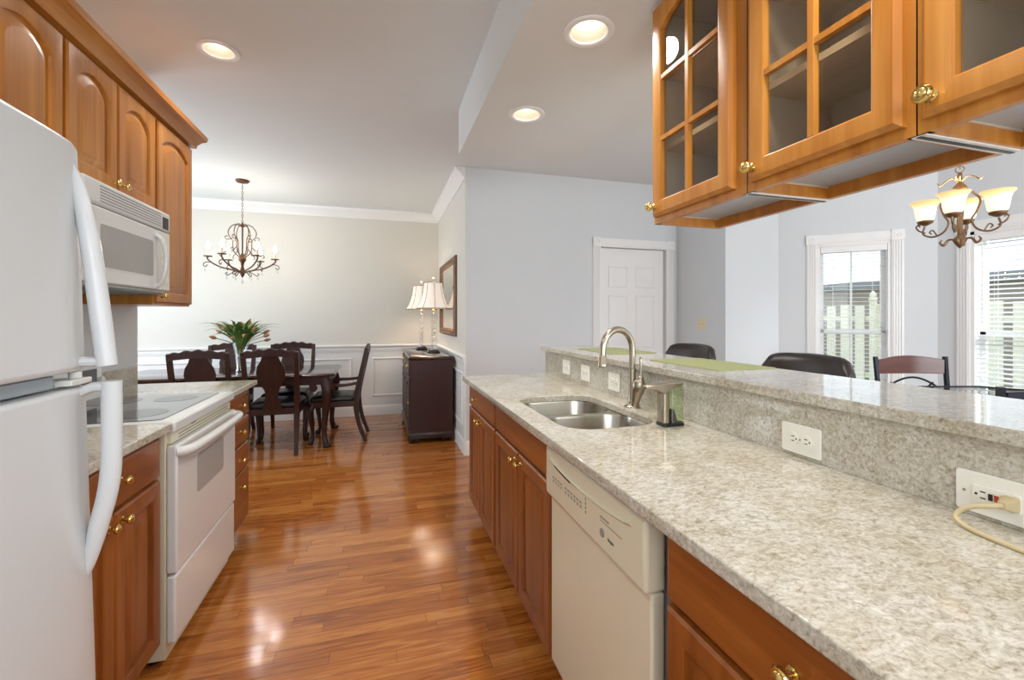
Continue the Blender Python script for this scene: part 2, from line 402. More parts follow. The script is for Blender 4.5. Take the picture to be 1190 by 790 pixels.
mb.add([(SX0, YK, SZ), (SX0, SY1, SZ), (SX0, SY1, CZ), (SX0, YK, CZ)], [(0, 1, 2, 3)])
mb.add([(SX1, YK, SZ), (SX1, SY1, SZ), (SX1, SY1, CZ), (SX1, YK, CZ)], [(0, 1, 2, 3)])
mb.add([(SX0, SY1, SZ), (SX1, SY1, SZ), (SX1, SY1, CZ), (SX0, SY1, CZ)], [(0, 1, 2, 3)])
struct('ceiling_soffit', mb, 'ceil')
struct('wall_left', MB().box(XL - .12, XL, YK, 3.17, 0, CZ), 'wall')
struct('wall_dining_return', MB().box(XDL, XL - .12, 3.05, 3.17, 0, CZ), 'wall_d')
wr = MB()                                                             # unseen rear wall, its two openings added for the fill panels
for q in ((XL - .12, -.95, 0, CZ), (.95, 1.85, 0, CZ), (4.15, XW2 + .1, 0, CZ), (-.95, .95, 0, 1.1), (-.95, .95, 2.3, CZ), (1.85, 4.15, 2.3, CZ)): wr.box(q[0], q[1], YK, YK + .1, q[2], q[3])
struct('wall_rear', wr, 'wall')
struct('wall_back', MB().box(XDL - .1, XD + .12, YB, YB + .1, 0, CZ), 'wall_d')
wl = MB()                                                             # dining left wall with its window opening
wl.box(XDL - .1, XDL, 3.05, 3.9, 0, CZ).box(XDL - .1, XDL, 5.6, YB, 0, CZ).box(XDL - .1, XDL, 3.9, 5.6, 0, .65).box(XDL - .1, XDL, 3.9, 5.6, 2.35, CZ)
struct('wall_dining_left', wl, 'wall_d')
struct('wall_dining_right', MB().box(XD, XD + .005, YD, YB, 0, CZ), 'wall_d')
wd = MB(); DX0, DX1, DZ = 2.20, 2.995, 2.045
wd.box(XD + .005, DX0, YD, YD + .12, 0, CZ).box(DX1, XA, YD, YD + .12, 0, CZ).box(DX0, DX1, YD, YD + .12, DZ, CZ)
wd.box(DX0, DX1, YD + .1, YD + .12, 0, DZ)
struct('wall_door', wd, 'wall')
struct('wall_pantry', MB().box(XA, XC0 + .1, YBW, YD + .12, 0, CZ), 'wall')
# angled bay wall with window 1 and long bay wall with window 2
S2 = math.sqrt(.5)
def BAY(u, v, n): return (XC0 + S2 * u - S2 * n, YC0 - S2 * u - S2 * n, v)     # u along the wall, n into the room
L = math.hypot(XW2 - XC0, YC0 - YC1)
W1 = (.315, .865, .30, 2.0)
def wall_open(mb, m, u0, u1, z0, z1, o, t):
    a, b, c, d = o
    for q in ((u0, a, z0, z1), (b, u1, z0, z1), (a, b, z0, c), (a, b, d, z1)):
        mb.loft([[m(q[0], q[2], k), m(q[1], q[2], k), m(q[1], q[3], k), m(q[0], q[3], k)] for k in (0, -t)])
mb = MB(); wall_open(mb, BAY, 0, L + .03, 0, CZ, W1, .12); struct('wall_bay_angled', mb, 'wall')
def BAY2(u, v, n): return (XW2 - n, YC1 - u, v)
W2 = (.22, 1.72, .30, 2.0)
mb = MB(); wall_open(mb, BAY2, 0, YC1 - YK, 0, CZ, W2, .12); struct('wall_bay_right', mb, 'wall')

def obox(mb, m, u0, u1, v0, v1, n0, n1):
    return mb.loft([[m(u0, v0, n), m(u1, v0, n), m(u1, v1, n), m(u0, v1, n)] for n in (n0, n1)])
def casing(mb, m, a, b, c, d, cw=.085, sill=True):
    # fluted casing with corner blocks
    for u in (a - cw, b):
        obox(mb, m, u, u + cw, c, d, 0, .012)
        for k in range(4): obox(mb, m, u + .010 + k * .0185, u + .021 + k * .0185, c, d, .012, .018)
        obox(mb, m, u - .004, u + cw + .004, d, d + cw + .004, 0, .024)
        ctr = m(u + cw / 2, d + cw / 2, .024); ax = Vector(m(0, 0, 1)) - Vector(m(0, 0, 0))
        mb.lathe([(.030, 0), (.030, .004), (.022, .004), (.018, .001), (.012, .001), (.008, .004), (0, .005)], ctr, ax, 20)
    obox(mb, m, a, b, d, d + cw, 0, .012); obox(mb, m, a, b, d + cw * .2, d + cw * .8, .012, .019)
def window(idx, m, o, mull):
    a, b, c, d = o
    fr = MB(); casing(fr, m, a, b, c, d)
    obox(fr, m, a - .1, b + .1, c - .03, c, -.02, .05)
    for q in ((a, a + .025, c, d), (b - .025, b, c, d), (a, b, c, c + .03), (a, b, d - .025, d)):
        obox(fr, m, q[0], q[1], q[2], q[3], -.119, -.0)
    root = struct('window_%d' % idx, fr, 'trim')
    sash = MB(); mid = (c + d) / 2 + .02
    edges = [a + .025] + mull + [b - .025]
    for u0, u1 in zip(edges[:-1], edges[1:]):
        for z0, z1, n in ((c + .03, mid + .02, -.085), (mid - .02, d - .025, -.10)):
            t = .035
            for q in ((u0, u0 + t, z0, z1), (u1 - t, u1, z0, z1), (u0, u1, z0, z0 + t), (u0, u1, z1 - t, z1)):
                obox(sash, m, q[0], q[1], q[2], q[3], n - .012, n + .012)
            um = (u0 + u1) / 2; obox(sash, m, um - .008, um + .008, z0 + t, z1 - t, n - .006, n + .006)
    link('sash', sash, 'trim', root)
    g = MB()
    for u0, u1 in zip(edges[:-1], edges[1:]):
        obox(g, m, u0 + .03, u1 - .03, c + .06, mid - .01, -.087, -.083); obox(g, m, u0 + .03, u1 - .03, mid + .01, d - .05, -.102, -.098)
    link('pane', g, 'windowglass', root)
window(1, BAY, W1, [])
window(2, BAY2, W2, [(W2[0] + W2[1]) / 2])

def blind(m, o, label, tilt):
    a, b, c, d = o; a += .028; b -= .028
    base = m((a + b) / 2, 0, -.04); root = thing('window_blind', label, 'blind', (base[0], base[1], c))
    hr = MB(root); obox(hr, m, a, b, d - .085, d - .026, -.065, .004); link('headrail', hr, 'trim', root, .004)
    sl = MB(root); z = d - .11; hw = .021; ct, st = math.cos(tilt) * hw, math.sin(tilt) * hw
    while z > c + .08:
        sl.loft([[m(u, z - st, -.03 + ct), m(u, z - st + .002, -.03 + ct), m(u, z + st + .0035, -.03), m(u, z + st + .002, -.03 - ct), m(u, z + st, -.03 - ct), m(u, z + st * .2 + .0015, -.03)] for u in (a + .003, b - .003)])
        z -= .0365
    link('slats', sl, 'slat', root)
    br = MB(root); obox(br, m, a, b, c + .035, c + .055, -.055, -.005); link('bottom_rail', br, 'slat', root, .003)
    cd = MB(root)
    for u in [a + (b - a) * k for k in ((.2, .8) if b - a < .8 else (.08, .36, .64, .92))]:
        for n in (-.007, -.053): cd.tube([m(u, c + .05, n), m(u, d - .09, n)], .0012, 5)
    link('ladder_cord', cd, 'slat', root)
    wd = MB(root); u = a + .05 if b - a > .8 else b - .05
    wd.tube([m(u, d - .1, .008), m(u, d - .75, .01)], .004, 6); link('tilt_wand', wd, 'whiteplastic', root)
blind(BAY, W1, 'narrow white slat blind on the angled bay wall, behind the bar stool', R(2))
blind(BAY2, W2, 'wide white slat blind at the far side of the breakfast table', R(14))

# door in the blue-grey wall
dr = MB(); DM = lambda u, v, n: (u, YD + .045 - n, v)
PAN = []
for u0, u1 in ((DX0 + .115, DX0 + .35), (DX1 - .35, DX1 - .115)):
    for v0, v1 in ((1.63, 1.86), (.98, 1.55), (.25, .82)): PAN.append((u0, u1, v0, v1))
dr.box(DX0 + .004, DX1 - .004, YD + .045, YD + .08, .01, DZ - .004)
door = struct('door_1', dr, 'trim')
for u0, u1, v0, v1 in PAN:
    p = MB(); lp = lambda i, n: [DM(u0 + i, v0 + i, n), DM(u1 - i, v0 + i, n), DM(u1 - i, v1 - i, n), DM(u0 + i, v1 - i, n)]
    p.loft([lp(0, 0), lp(.004, .007), lp(.014, .006), lp(.02, .001), lp(.026, .001), lp(.055, .008)]); link('panel', p, 'trim', door, 0, 20)
kb = MB(); kb.lathe([(.03, 0), (.03, .006), (.012, .008), (.011, .03), (.026, .04), (.03, .052), (.022, .064), (0, .067)], (DX0 + .06, YD + .045, .95), (0, -1, 0), 20)
link('door_knob', kb, 'brass', door)
mb = MB(); casing(mb, lambda u, v, n: (u, YD - n, v), DX0, DX1, 0, DZ, .09); struct('trim_1', mb, 'trim')

# dining room mouldings: crown, chair rail, wainscot frames, baseboards
def profile_run(mb, prof, p0, p1, out):
    # prof = (distance from wall, z); straight run from p0 to p1, out = unit vector away from the wall
    mb.loft([[(p[0] + out[0] * d, p[1] + out[1] * d, z) for d, z in prof] for p in (p0, p1)])
CROWN = [(0, CZ - .115), (.012, CZ - .115), (.018, CZ - .095), (.03, CZ - .085), (.06, CZ - .045), (.085, CZ - .03), (.09, CZ - .012), (.10, CZ - .012), (.10, CZ - .001), (0, CZ - .001)]
RAIL = [(0, .845), (.008, .845), (.012, .865), (.018, .88), (.018, .905), (.03, .918), (.034, .93), (.03, .94), (0, .945)]
BASE = [(0, 0), (.016, 0), (.016, .10), (.012, .115), (.006, .13), (0, .135)]
mb = MB(); profile_run(mb, CROWN, (XDL, YB), (XD, YB), (0, -1)); struct('trim_2', mb, 'trim')
mb = MB(); profile_run(mb, CROWN, (XD, YD), (XD, YB), (-1, 0)); struct('trim_3', mb, 'trim')
mb = MB(); profile_run(mb, RAIL, (XDL, YB), (XD, YB), (0, -1)); struct('trim_4', mb, 'trim')
mb = MB(); profile_run(mb, RAIL, (XD, YD), (XD, YB), (-1, 0)); struct('trim_5', mb, 'trim')
mb = MB(); profile_run(mb, BASE, (XDL, YB), (XD, YB), (0, -1)); struct('baseboard_back', mb, 'trim')
mb = MB(); profile_run(mb, BASE, (XD, YD), (XD, YB), (-1, 0)); struct('baseboard_dining', mb, 'trim')
mb = MB(); profile_run(mb, BASE, (XD, YD), (DX0 - .09, YD), (0, -1)); struct('baseboard_door', mb, 'trim')
def picture_mould(mb, m, u0, u1, v0, v1, wd=.028, t=.014):
    lp = lambda i, n: [m(u0 + i, v0 + i, n), m(u1 - i, v0 + i, n), m(u1 - i, v1 - i, n), m(u0 + i, v1 - i, n)]
    mb.loft([lp(0, 0), lp(0, t * .5), lp(wd * .3, t), lp(wd * .6, t), lp(wd, t * .4), lp(wd, 0)], closed=True)
MB_back = lambda u, v, n: (u, YB - n, v)
MB_side = lambda u, v, n: (XD - n, u, v)
k = 6
for u0, u1 in ((-3.3, -2.02), (-1.78, -.36), (-.10, .68)):
    mb = MB(); picture_mould(mb, MB_back, u0, u1, .25, .77); struct('trim_%d' % k, mb, 'trim'); k += 1
for u0, u1 in ((4.28, 5.08), (5.24, 6.1)):
    mb = MB(); picture_mould(mb, MB_side, u0, u1, .25, .77); struct('trim_%d' % k, mb, 'trim'); k += 1
wp = MB().box(XD - .004, XD, YD, YB, 0, .86).box(XDL, XD, YB - .004, YB, 0, .86); struct('trim_%d' % k, wp, 'trim'); k += 1
cap = MB().box(XD - .012, XD + .005, YD - .012, YD + .004, 0, .945); struct('trim_%d' % k, cap, 'trim')

# ------------------------------------------------------------------ outside the bay windows
struct('ground_outside', MB().box(XW2 + .2, 40, -20, 30, -.4, -.3), 'lawn')
t = thing('picket_fence', 'cream wooden fence of spaced vertical boards outside the bay windows', 'fence', (9.5, 5, -.3))
y = 0.6; n = 0
while y < 10.5:
    b = MB(t).box(9.47, 9.495, y, y + .18, -.25, 1.56 + .02 * (n % 2)); link('board', b, 'fence', t); y += .30; n += 1
link('rail', MB(t).box(9.495, 9.54, .5, 10.6, 1.25, 1.34), 'fence', t); link('rail', MB(t).box(9.495, 9.54, .5, 10.6, .1, .19), 'fence', t)
for yy in (6.35, 3.9, 1.5, 8.8):
    p = MB(t).box(9.40, 9.47, yy, yy + .1, -.3, 1.66)
    p.lathe([(.075, 0), (.075, .03), (.04, .045), (.06, .09), (.055, .12), (.02, .17), (0, .19)], (9.435, yy + .05, 1.66), seg=12); link('post', p, 'fence', t)
t = thing('brick_house', 'low red brick house with pale roof beyond the fence', 'house', (13, 5, -.3))
link('wall', MB(t).box(13, 17, -14, 22, -.3, 2.12), 'brick', t)
link('gutter', MB(t).box(12.75, 12.95, -14, 22, 2.12, 2.3), 'gutter', t)
link('roof', MB(t).loft([[(12.8, yy, 2.3), (17, yy, 4.3), (17, yy, 4.2), (12.95, yy, 2.2)] for yy in (-14.3, 22.3)]), 'roof', t)

# ------------------------------------------------------------------ cabinetry builders
def contour(u0, u1, v0, v1, arch, K=14):
    top = []
    for i in range(K + 1):
        s_ = i / K; top.append((u1 + (u0 - u1) * s_, v1 - arch + arch * math.sqrt(max(0, 1 - (2 * s_ - 1) ** 2)) ** 1.0 * 1.0 if arch else v1))
    return [(u0, v0), (u1, v0)] + top
def raised_door(mb, m, u0, u1, v0, v1, t=.02, arch=0, rail=.055):
    K = 14
    def outer(i, n): return [m(u0 + i, v0 + i, n), m(u1 - i, v0 + i, n)] + [m(u1 - i + (u0 - u1 + 2 * i) * k / K, v1 - i, n) for k in range(K + 1)]
    def inner(d, n):
        a, b = u0 + rail + d, u1 - rail - d
        lo, hi = v0 + rail + d, v1 - rail - d
        pts = [(a, lo), (b, lo)]
        for k in range(K + 1):
            s_ = k / K
            f = math.sin(PI * s_) ** .75 if 0 < s_ < 1 else 0
            pts.append((b + (a - b) * s_, hi - arch + arch * f))
        return [m(p, q, n) for p, q in pts]
    mb.loft([outer(0, 0), outer(0, t - .006), outer(.006, t), inner(-.007, t), inner(-.001, t - .003), inner(.001, t - .012), inner(.012, t - .013), inner(.036, t - .003), inner(.040, t - .003)])
    return mb
def slab_front(mb, m, u0, u1, v0, v1, t=.02):
    lp = lambda i, n: [m(u0 + i, v0 + i, n), m(u1 - i, v0 + i, n), m(u1 - i, v1 - i, n), m(u0 + i, v1 - i, n)]
    mb.loft([lp(0, 0), lp(0, t - .006), lp(.003, t - .003), lp(.008, t), lp(.012, t)]); return mb
def knob(parent, root, pos, ax, r=.015):
    k = MB(root); s_ = r / .015
    k.lathe([(.011 * s_, 0), (.011 * s_, .003), (.006 * s_, .006), (.0055 * s_, .012 * s_), (.010 * s_, .016 * s_), (.015 * s_, .020 * s_), (.0155 * s_, .024 * s_), (.012 * s_, .0285 * s_), (.009 * s_, .0285 * s_), (.007 * s_, .031 * s_), (0, .032 * s_)], pos, ax, 20)
    return link('knob', k, 'brass', parent, 0, 50)
def base_cabinet(label, side, xf, xb, y0, y1, fronts, group='base cabinets under the granite', hollow=False):
    # side = +1: front faces +x (left run); -1: faces -x (right run). xf = carcass front, xb = back
    root = thing('base_cabinet', label, 'cabinet', ((xf + xb) / 2, (y0 + y1) / 2, 0), 0, group)
    c = MB(root); lo, hi = min(xf, xb), max(xf, xb)
    if hollow:      # open above, for the sink bowls
        for q in ((lo, lo + .018, y0 + .001, y1 - .001, .10, .883), (hi - .018, hi, y0 + .001, y1 - .001, .10, .883), (lo, hi, y0 + .001, y0 + .019, .10, .883), (lo, hi, y1 - .019, y1 - .001, .10, .883), (lo, hi, y0 + .001, y1 - .001, .10, .118)): c.box(*q)
    else: c.box(lo, hi, y0 + .001, y1 - .001, .10, .883)
    kx = xf - side * .075
    c.box(min(kx, xb), max(kx, xb), y0 + .001, y1 - .001, 0, .10)
    link('carcass', c, 'base_v', root)
    m = lambda u, v, n: (xf + side * n, u, v)
    for kind, u0, u1, v0, v1, ku, kv in fronts:
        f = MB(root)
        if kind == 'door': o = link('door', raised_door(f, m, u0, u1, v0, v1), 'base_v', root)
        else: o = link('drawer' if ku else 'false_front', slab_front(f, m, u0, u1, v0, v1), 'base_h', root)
        if ku: knob(o, root, m(ku, kv, .02), (side, 0, 0))
    return root

# ------------------------------------------------------------------ left run
LCF = -.785                                            # carcass front
base_cabinet('cherry base cabinet between the refrigerator and the white range', 1, LCF, XL + .004, 1.335, 1.93,
    [('drawer', 1.365, 1.905, .725, .868, 1.645, .803), ('door', 1.365, 1.615, .115, .712, 1.582, .68), ('door', 1.622, 1.905, .115, .712, 1.652, .68)])
base_cabinet('narrow cherry base cabinet with four drawers, just past the range', 1, LCF, XL + .004, 2.665, 3.04,
    [('drawer', 2.68, 3.03, .73, .868, 2.855, .80), ('drawer', 2.68, 3.03, .575, .72, 2.855, .65), ('drawer', 2.68, 3.03, .42, .565, 2.855, .49), ('drawer', 2.68, 3.03, .115, .41, 2.855, .335)])
cz0, cz1 = .884, .914
def counter_top(label, y0, y1, splash=True):
    root = thing('countertop', label, 'countertop', (-1.06, (y0 + y1) / 2, cz0), 0, 'granite countertops')
    link('slab', MB(root).box(XL, -.74, y0, y1, cz0, cz1), 'granite', root, .004)
    link('backsplash', MB(root).box(XL, XL + .022, y0, y1, cz1, 1.018), 'granite', root, .002)
counter_top('short grey granite countertop between refrigerator and range', 1.335, 1.938)
counter_top('grey granite countertop past the range, beside the dining room', 2.652, 3.12)

# refrigerator, leaning a little back on its feet
FY0, FY1 = .545, 1.30
FX = -1.335
rf = thing('refrigerator', 'tall white top-freezer refrigerator with bowed handles', 'refrigerator', (FX, (FY0 + FY1) / 2, 0.004))
rf.rotation_euler = (0, R(-1.6), 0)
fo = Vector((FX, (FY0 + FY1) / 2, 0))
def FB():
    m_ = MB(); m_.off = fo; return m_
link('body', FB().box(FX, -.69, FY0 + .01, FY1 - .01, .03, 1.672), 'fridge', rf, .012)
for yy in (FY0 + .06, FY1 - .06):
    for xx, zz in ((FX + .06, .0), (-.73, -.017)): link('foot', FB().lathe([(.022, zz), (.025, zz + .006), (.018, zz + .012), (.012, .035)], (xx, yy, 0.0), seg=14), 'blk', rf)
def cambered(z0, z1):
    # door with a gently curved outer face and rounded vertical edges
    mb = FB(); prof = [(-.685, FY0), (-.65, FY0)]
    for i in range(15):
        s_ = i / 14; e = abs(2 * s_ - 1); prof.append((-.622 + .010 * (1 - e * e) - .016 * max(0, (e - .8) / .2) ** 2, FY0 + .004 + (FY1 - FY0 - .008) * s_))
    prof += [(-.65, FY1), (-.685, FY1)]
    mb.loft([[(x, y, z) for x, y in prof] for z in (z0, z1)]); return mb
fz = link('freezer_door', cambered(1.158, 1.682), 'fridge', rf, .012, segs=3)
fd = link('fridge_door', cambered(.10, 1.122), 'fridge', rf, .010, segs=3)
link('toe_grille', FB().box(-.69, -.66, FY0 + .02, FY1 - .02, .03, .095), 'whiteplastic', rf, .004)
link('gap_strip', FB().box(-.685, -.645, FY0 + .01, FY1 - .10, 1.126, 1.154), 'alum', rf, .002)
hg = FB().box(-.685, -.622, FY1 - .085, FY1 - .012, 1.128, 1.141); hg.lathe([(.012, 0), (.012, .014), (.006, .016)], (-.645, FY1 - .03, 1.141), seg=14)
link('hinge', hg, 'whiteplastic', rf, .002)
hy = 1.25
def fhandle(ctrl, bracket):
    mb = FB(); p = spline(ctrl, 8); mb.tube(p, lerp_list([.010, .015, .019, .020, .020], 8), 12, .9, (0, 1, 0)); mb.tube(bracket, [.013, .013, .013], 10, .9); return mb
link('handle', fhandle([(-.632, hy, 1.63), (-.615, hy, 1.57), (-.598, hy, 1.45), (-.586, hy, 1.32), (-.574, hy, 1.168)], [(-.63, hy, 1.180), (-.60, hy, 1.178), (-.572, hy, 1.178)]), 'fridge', fz)
link('handle', fhandle([(-.640, hy, .672), (-.622, hy, .72), (-.600, hy, .80), (-.574, hy, .92), (-.566, hy, 1.132)], [(-.63, hy, 1.108), (-.60, hy, 1.12), (-.568, hy, 1.12)]), 'fridge', fd)

# range
SY0, SY2 = 1.942, 2.648
rg = thing('kitchen_range', 'white electric range with flat glass cooktop', 'range', (-1.06, 2.295, 0))
link('body', MB(rg).box(-1.36, -.765, SY0, SY2, .03, .872), 'bisque2', rg, .003)
for yy in (SY0 + .05, SY2 - .05):
    for xx in (-1.3, -.82): link('foot', MB(rg).lathe([(.02, 0), (.02, .008), (.01, .012), (.01, .035)], (xx, yy, 0), seg=12), 'blk', rg)
ct = link('cooktop', MB(rg).box(-1.36, -.735, SY0, SY2, .873, .918), 'white', rg, .010, segs=3)
link('glass_top', MB(rg).prism(rrect(-1.28, -.79, SY0 + .03, SY2 - .03, .025), XY(), .9165, .9205), 'ceramic', ct)
for bx, by, br_ in ((-.93, 2.12, .10), (-.93, 2.47, .085), (-1.17, 2.13, .08), (-1.17, 2.46, .105)):
    bb = MB(rg); bb.lathe([(br_, 0), (br_, .0006)], (bx, by, .9205), seg=36)
    link('burner', bb, 'burner', ct)
m_rg = lambda u, v, n: (-.765 + n, u, v)
vent = MB(rg)
obox(vent, m_rg, SY0 + .012, SY2 - .012, .83, .872, 0, .012); link('front_strip', vent, 'bisque', rg)
vs = MB(rg)
for zz in (.838, .850): obox(vs, m_rg, SY0 + .08, SY2 - .05, zz, zz + .003, .0118, .0128)
obox(vs, m_rg, SY0 + .20, SY0 + .24, .864, .872, .0115, .015)
link('vent_slots', vs, 'blk', rg)
od = MB(rg); obox(od, m_rg, SY0 + .004, SY2 - .004, .345, .825, 0, .035); od = link('oven_door', od, 'white', rg, .008, segs=3)
ow = MB(rg); ow.prism(rrect(2.135, 2.455, .575, .735, .02), m_rg, .0345, .0365); link('window', ow, 'ovenglass', od)
oh = MB(rg); pth = spline([m_rg(SY0 + .012, .80, .03), m_rg(SY0 + .03, .80, .058), m_rg(SY0 + .10, .80, .074), m_rg(2.295, .80, .080), m_rg(SY2 - .10, .80, .074), m_rg(SY2 - .03, .80, .058), m_rg(SY2 - .012, .80, .03)], 6)
oh.tube(pth, .017, 10, 1.1, (0, 0, 1)); link('handle', oh, 'white', od)
sd = MB(rg); obox(sd, m_rg, SY0 + .004, SY2 - .004, .085, .335, 0, .03); link('storage_drawer', sd, 'white', rg, .008, segs=3)
bgd = MB(rg); bgd.loft([[(-1.36, yy, .918), (-1.29, yy, .918), (-1.31, yy, 1.08), (-1.325, yy, 1.105), (-1.36, yy, 1.105)] for yy in (SY0, SY2)])
bgo = link('backguard', bgd, 'white', rg, .006)
bx = MB(rg).box(-1.312, -1.296, SY2 - .20, SY2 - .06, .965, 1.06); link('clock_panel', bx, 'grey', bgo)
for yy in (SY0 + .07, SY0 + .15, SY2 - .035):
    kk = MB(rg); kk.lathe([(.02, 0), (.018, .018), (.012, .022)], (-1.30, yy, 1.0), (1, 0, .1), 16); link('control_knob', kk, 'white', bgo)

# upper cabinets, left run
UF, UD = -1.105, 2.33
def upper_cabinet(label, y0, y1, z0, fronts, xf=UF):
    root = thing('upper_cabinet', label, 'cabinet', ((xf + XL) / 2, (y0 + y1) / 2, z0), 0, 'upper cabinets over the range side')
    link('carcass', MB(root).box(XL, xf, y0 + .0005, y1 - .0005, z0, UD), 'cherry_v', root)
    m = lambda u, v, n: (xf + n, u, v)
    for u0, u1, ku in fronts:
        o = link('door', raised_door(MB(root), m, u0, u1, z0 + .012, UD - .015, .02, .052), 'cherry_v', root)
        if ku: knob(o, root, m(ku, z0 + .045, .02), (1, 0, 0), .014)
    return root
upper_cabinet('short cherry wall cabinet over the refrigerator', 1.25, 1.985, 1.74, [(1.265, 1.615, None), (1.625, 1.972, None)])
upper_cabinet('short cherry wall cabinet with two arched doors over the microwave', 1.985, 2.66, 1.835, [(1.995, 2.312, 2.283), (2.322, 2.65, 2.352)])
upper_cabinet('tall single-door cherry wall cabinet at the end of its run', 2.66, 3.115, 1.37, [(2.675, 3.10, 2.71)])
cm = MB(); CP = [(0, UD), (.012, UD), (.016, UD + .02), (.034, UD + .045), (.055, UD + .06), (.06, UD + .085), (0, UD + .085)]
cm.loft([[(UF + .02 + d, 1.25, z) for d, z in CP], [(UF + .02 + d, 3.115 + d, z) for d, z in CP], ], True, False)
cm.loft([[(UF + .02 + d, 3.115 + d, z) for d, z in CP], [(XL, 3.115 + d, z) for d, z in CP]], False, True)
cm.box(XL, UF + .02, 1.25, 3.115, UD, UD + .02)
tag(link('crown_moulding', cm, 'cherry_h'), 'cherry crown moulding along the tops of the wall cabinets', 'moulding')

# microwave
MY0, MY1, MX, MZ0, MZ1 = 1.965, 2.655, -1.024, 1.425, 1.828
mw = thing('microwave', 'white over-the-range microwave with grey window', 'microwave', (-1.2, 2.31, MZ0))
link('body', MB(mw).box(XL, MX - .03, MY0, MY1, MZ0, MZ1), 'white', mw, .006)
m_mw = lambda u, v, n: (MX - .03 + n, u, v)
gr = MB(mw); obox(gr, m_mw, MY0, MY1, 1.732, MZ1, 0, .03); link('vent_grille', gr, 'white', mw, .012, segs=3)
sl = MB(mw)
for k in range(6): obox(sl, m_mw, MY0 + .10, MY1 - .10, 1.748 + k * .0115, 1.7515 + k * .0115, .0296, .0306)
link('vent_slots', sl, 'grey', mw)
dd = MB(mw); obox(dd, m_mw, MY0, MY1 - .135, MZ0 + .012, 1.728, 0, .03); dd = link('door', dd, 'white', mw, .008, segs=3)
dw_ = MB(mw); dw_.prism(rrect(MY0 + .10, MY1 - .18, MZ0 + .075, 1.665, .012), m_mw, .0295, .0312); link('window', dw_, 'mwglass', dd)
dh = MB(mw); dh.tube(spline([m_mw(MY1 - .15, 1.70, .028), m_mw(MY1 - .15, 1.67, .055), m_mw(MY1 - .15, 1.575, .072), m_mw(MY1 - .15, 1.48, .055), m_mw(MY1 - .15, 1.45, .028)], 6), .012, 10, .8); link('handle', dh, 'white', dd)
cp = MB(mw); obox(cp, m_mw, MY1 - .13, MY1, MZ0 + .012, 1.728, 0, .028); cp = link('control_panel', cp, 'whiteplastic', mw, .006)
ds = MB(mw); obox(ds, m_mw, MY1 - .085, MY1 - .025, 1.742, 1.80, .0296, .0312); link('display', ds, 'blk', mw)
bt = MB(mw)
for r_ in range(5):
    for c_ in range(3): obox(bt, m_mw, MY1 - .092 + c_ * .028, MY1 - .072 + c_ * .028, 1.48 + r_ * .042, 1.505 + r_ * .042, .0278, .0288)
link('keypad', bt, 'plate', cp)
link('base_vent', MB(mw).box(XL + .02, MX - .02, MY0 + .02, MY1 - .02, MZ0 - .008, MZ0), 'grey', mw)

# wall outlet by the range
def outlet(label, m, u, v, gang=1, wdt=.12, hgt=.082, horizontal=True, mat='plate', kind='outlet', name='wall_outlet', group=None):
    p0 = m(u, v, 0); root = thing(name, label, kind, p0, 0, group)
    pl = MB(root); pl.prism(rrect(u - wdt / 2, u + wdt / 2, v - hgt / 2, v + hgt / 2, .006, 4), m, 0, .006); pl = link('plate', pl, mat, root, .002)
    if name == 'light_switch':
        for du in (-.023, .023):
            q = MB(root); obox(q, m, u + du - .005, u + du + .005, v - .012, v + .012, .006, .009); obox(q, m, u + du - .003, u + du + .003, v - .002, v + .008, .009, .017); link('toggle', q, mat, root)
        return root
    for s_ in (-1, 1):
        du, dv = (s_ * .02, 0) if horizontal else (0, s_ * .02)
        fc = MB(root); fc.prism([(u + du + .0165 * math.cos(a * PI / 12), v + dv + .0165 * math.sin(a * PI / 12)) for a in range(24)], m, .006, .0085); fc = link('socket', fc, mat, root)
        h = MB(root)
        if horizontal:
            for q in (-.006, .006): obox(h, m, u + du - .004, u + du + .005, v + dv + q - .0012, v + dv + q + .0012, .0084, .0088)
            obox(h, m, u + du - .012, u + du - .008, v + dv - .002, v + dv + .002, .0084, .0088)
        else:
            for q in (-.006, .006): obox(h, m, u + du + q - .0012, u + du + q + .0012, v + dv - .003, v + dv + .006, .0084, .0088)
            obox(h, m, u + du - .002, u + du + .002, v + dv - .011, v + dv - .007, .0084, .0088)
        link('slots', h, 'blk', fc)
    sc_ = MB(root); c = m(u, v, .006); ax = Vector(m(0, 0, 1)) - Vector(m(0, 0, 0)); sc_.lathe([(.003, 0), (.0025, .0012)], c, ax, 10); link('screw', sc_, 'ink', root)
    return root
outlet('small white outlet on the wall behind the refrigerator handle', lambda u, v, n: (XL + n, u, v), 2.78, 1.17, wdt=.075, hgt=.118, horizontal=False)

# ------------------------------------------------------------------ right run (peninsula)
RCF, RDF, CE = .585, .565, .525
SPL = 1.12                                                             # backsplash face
base_cabinet('narrow cherry base cabinet at the far end of the peninsula', -1, RCF, 1.10, 2.215, 2.905,
    [('drawer', 2.228, 2.888, .735, .866, 2.66, .80), ('door', 2.228, 2.555, .115, .722, 2.522, .685), ('door', 2.565, 2.888, .115, .722, 2.60, .685)])
base_cabinet('cherry sink base cabinet with blank front above two doors', -1, RCF, 1.10, 1.430, 2.213,
    [('false', 1.442, 2.20, .735, .866, None, None), ('door', 1.442, 1.806, .115, .722, 1.772, .685), ('door', 1.816, 2.20, .115, .722, 1.85, .685)], hollow=True)
base_cabinet('cherry base cabinet with wide drawer, nearest of the peninsula run', -1, RCF, 1.10, .18, .80,
    [('drawer', .195, .785, .725, .862, .49, .795), ('door', .195, .484, .115, .71, .45, .66), ('door', .496, .785, .115, .71, .53, .66)])
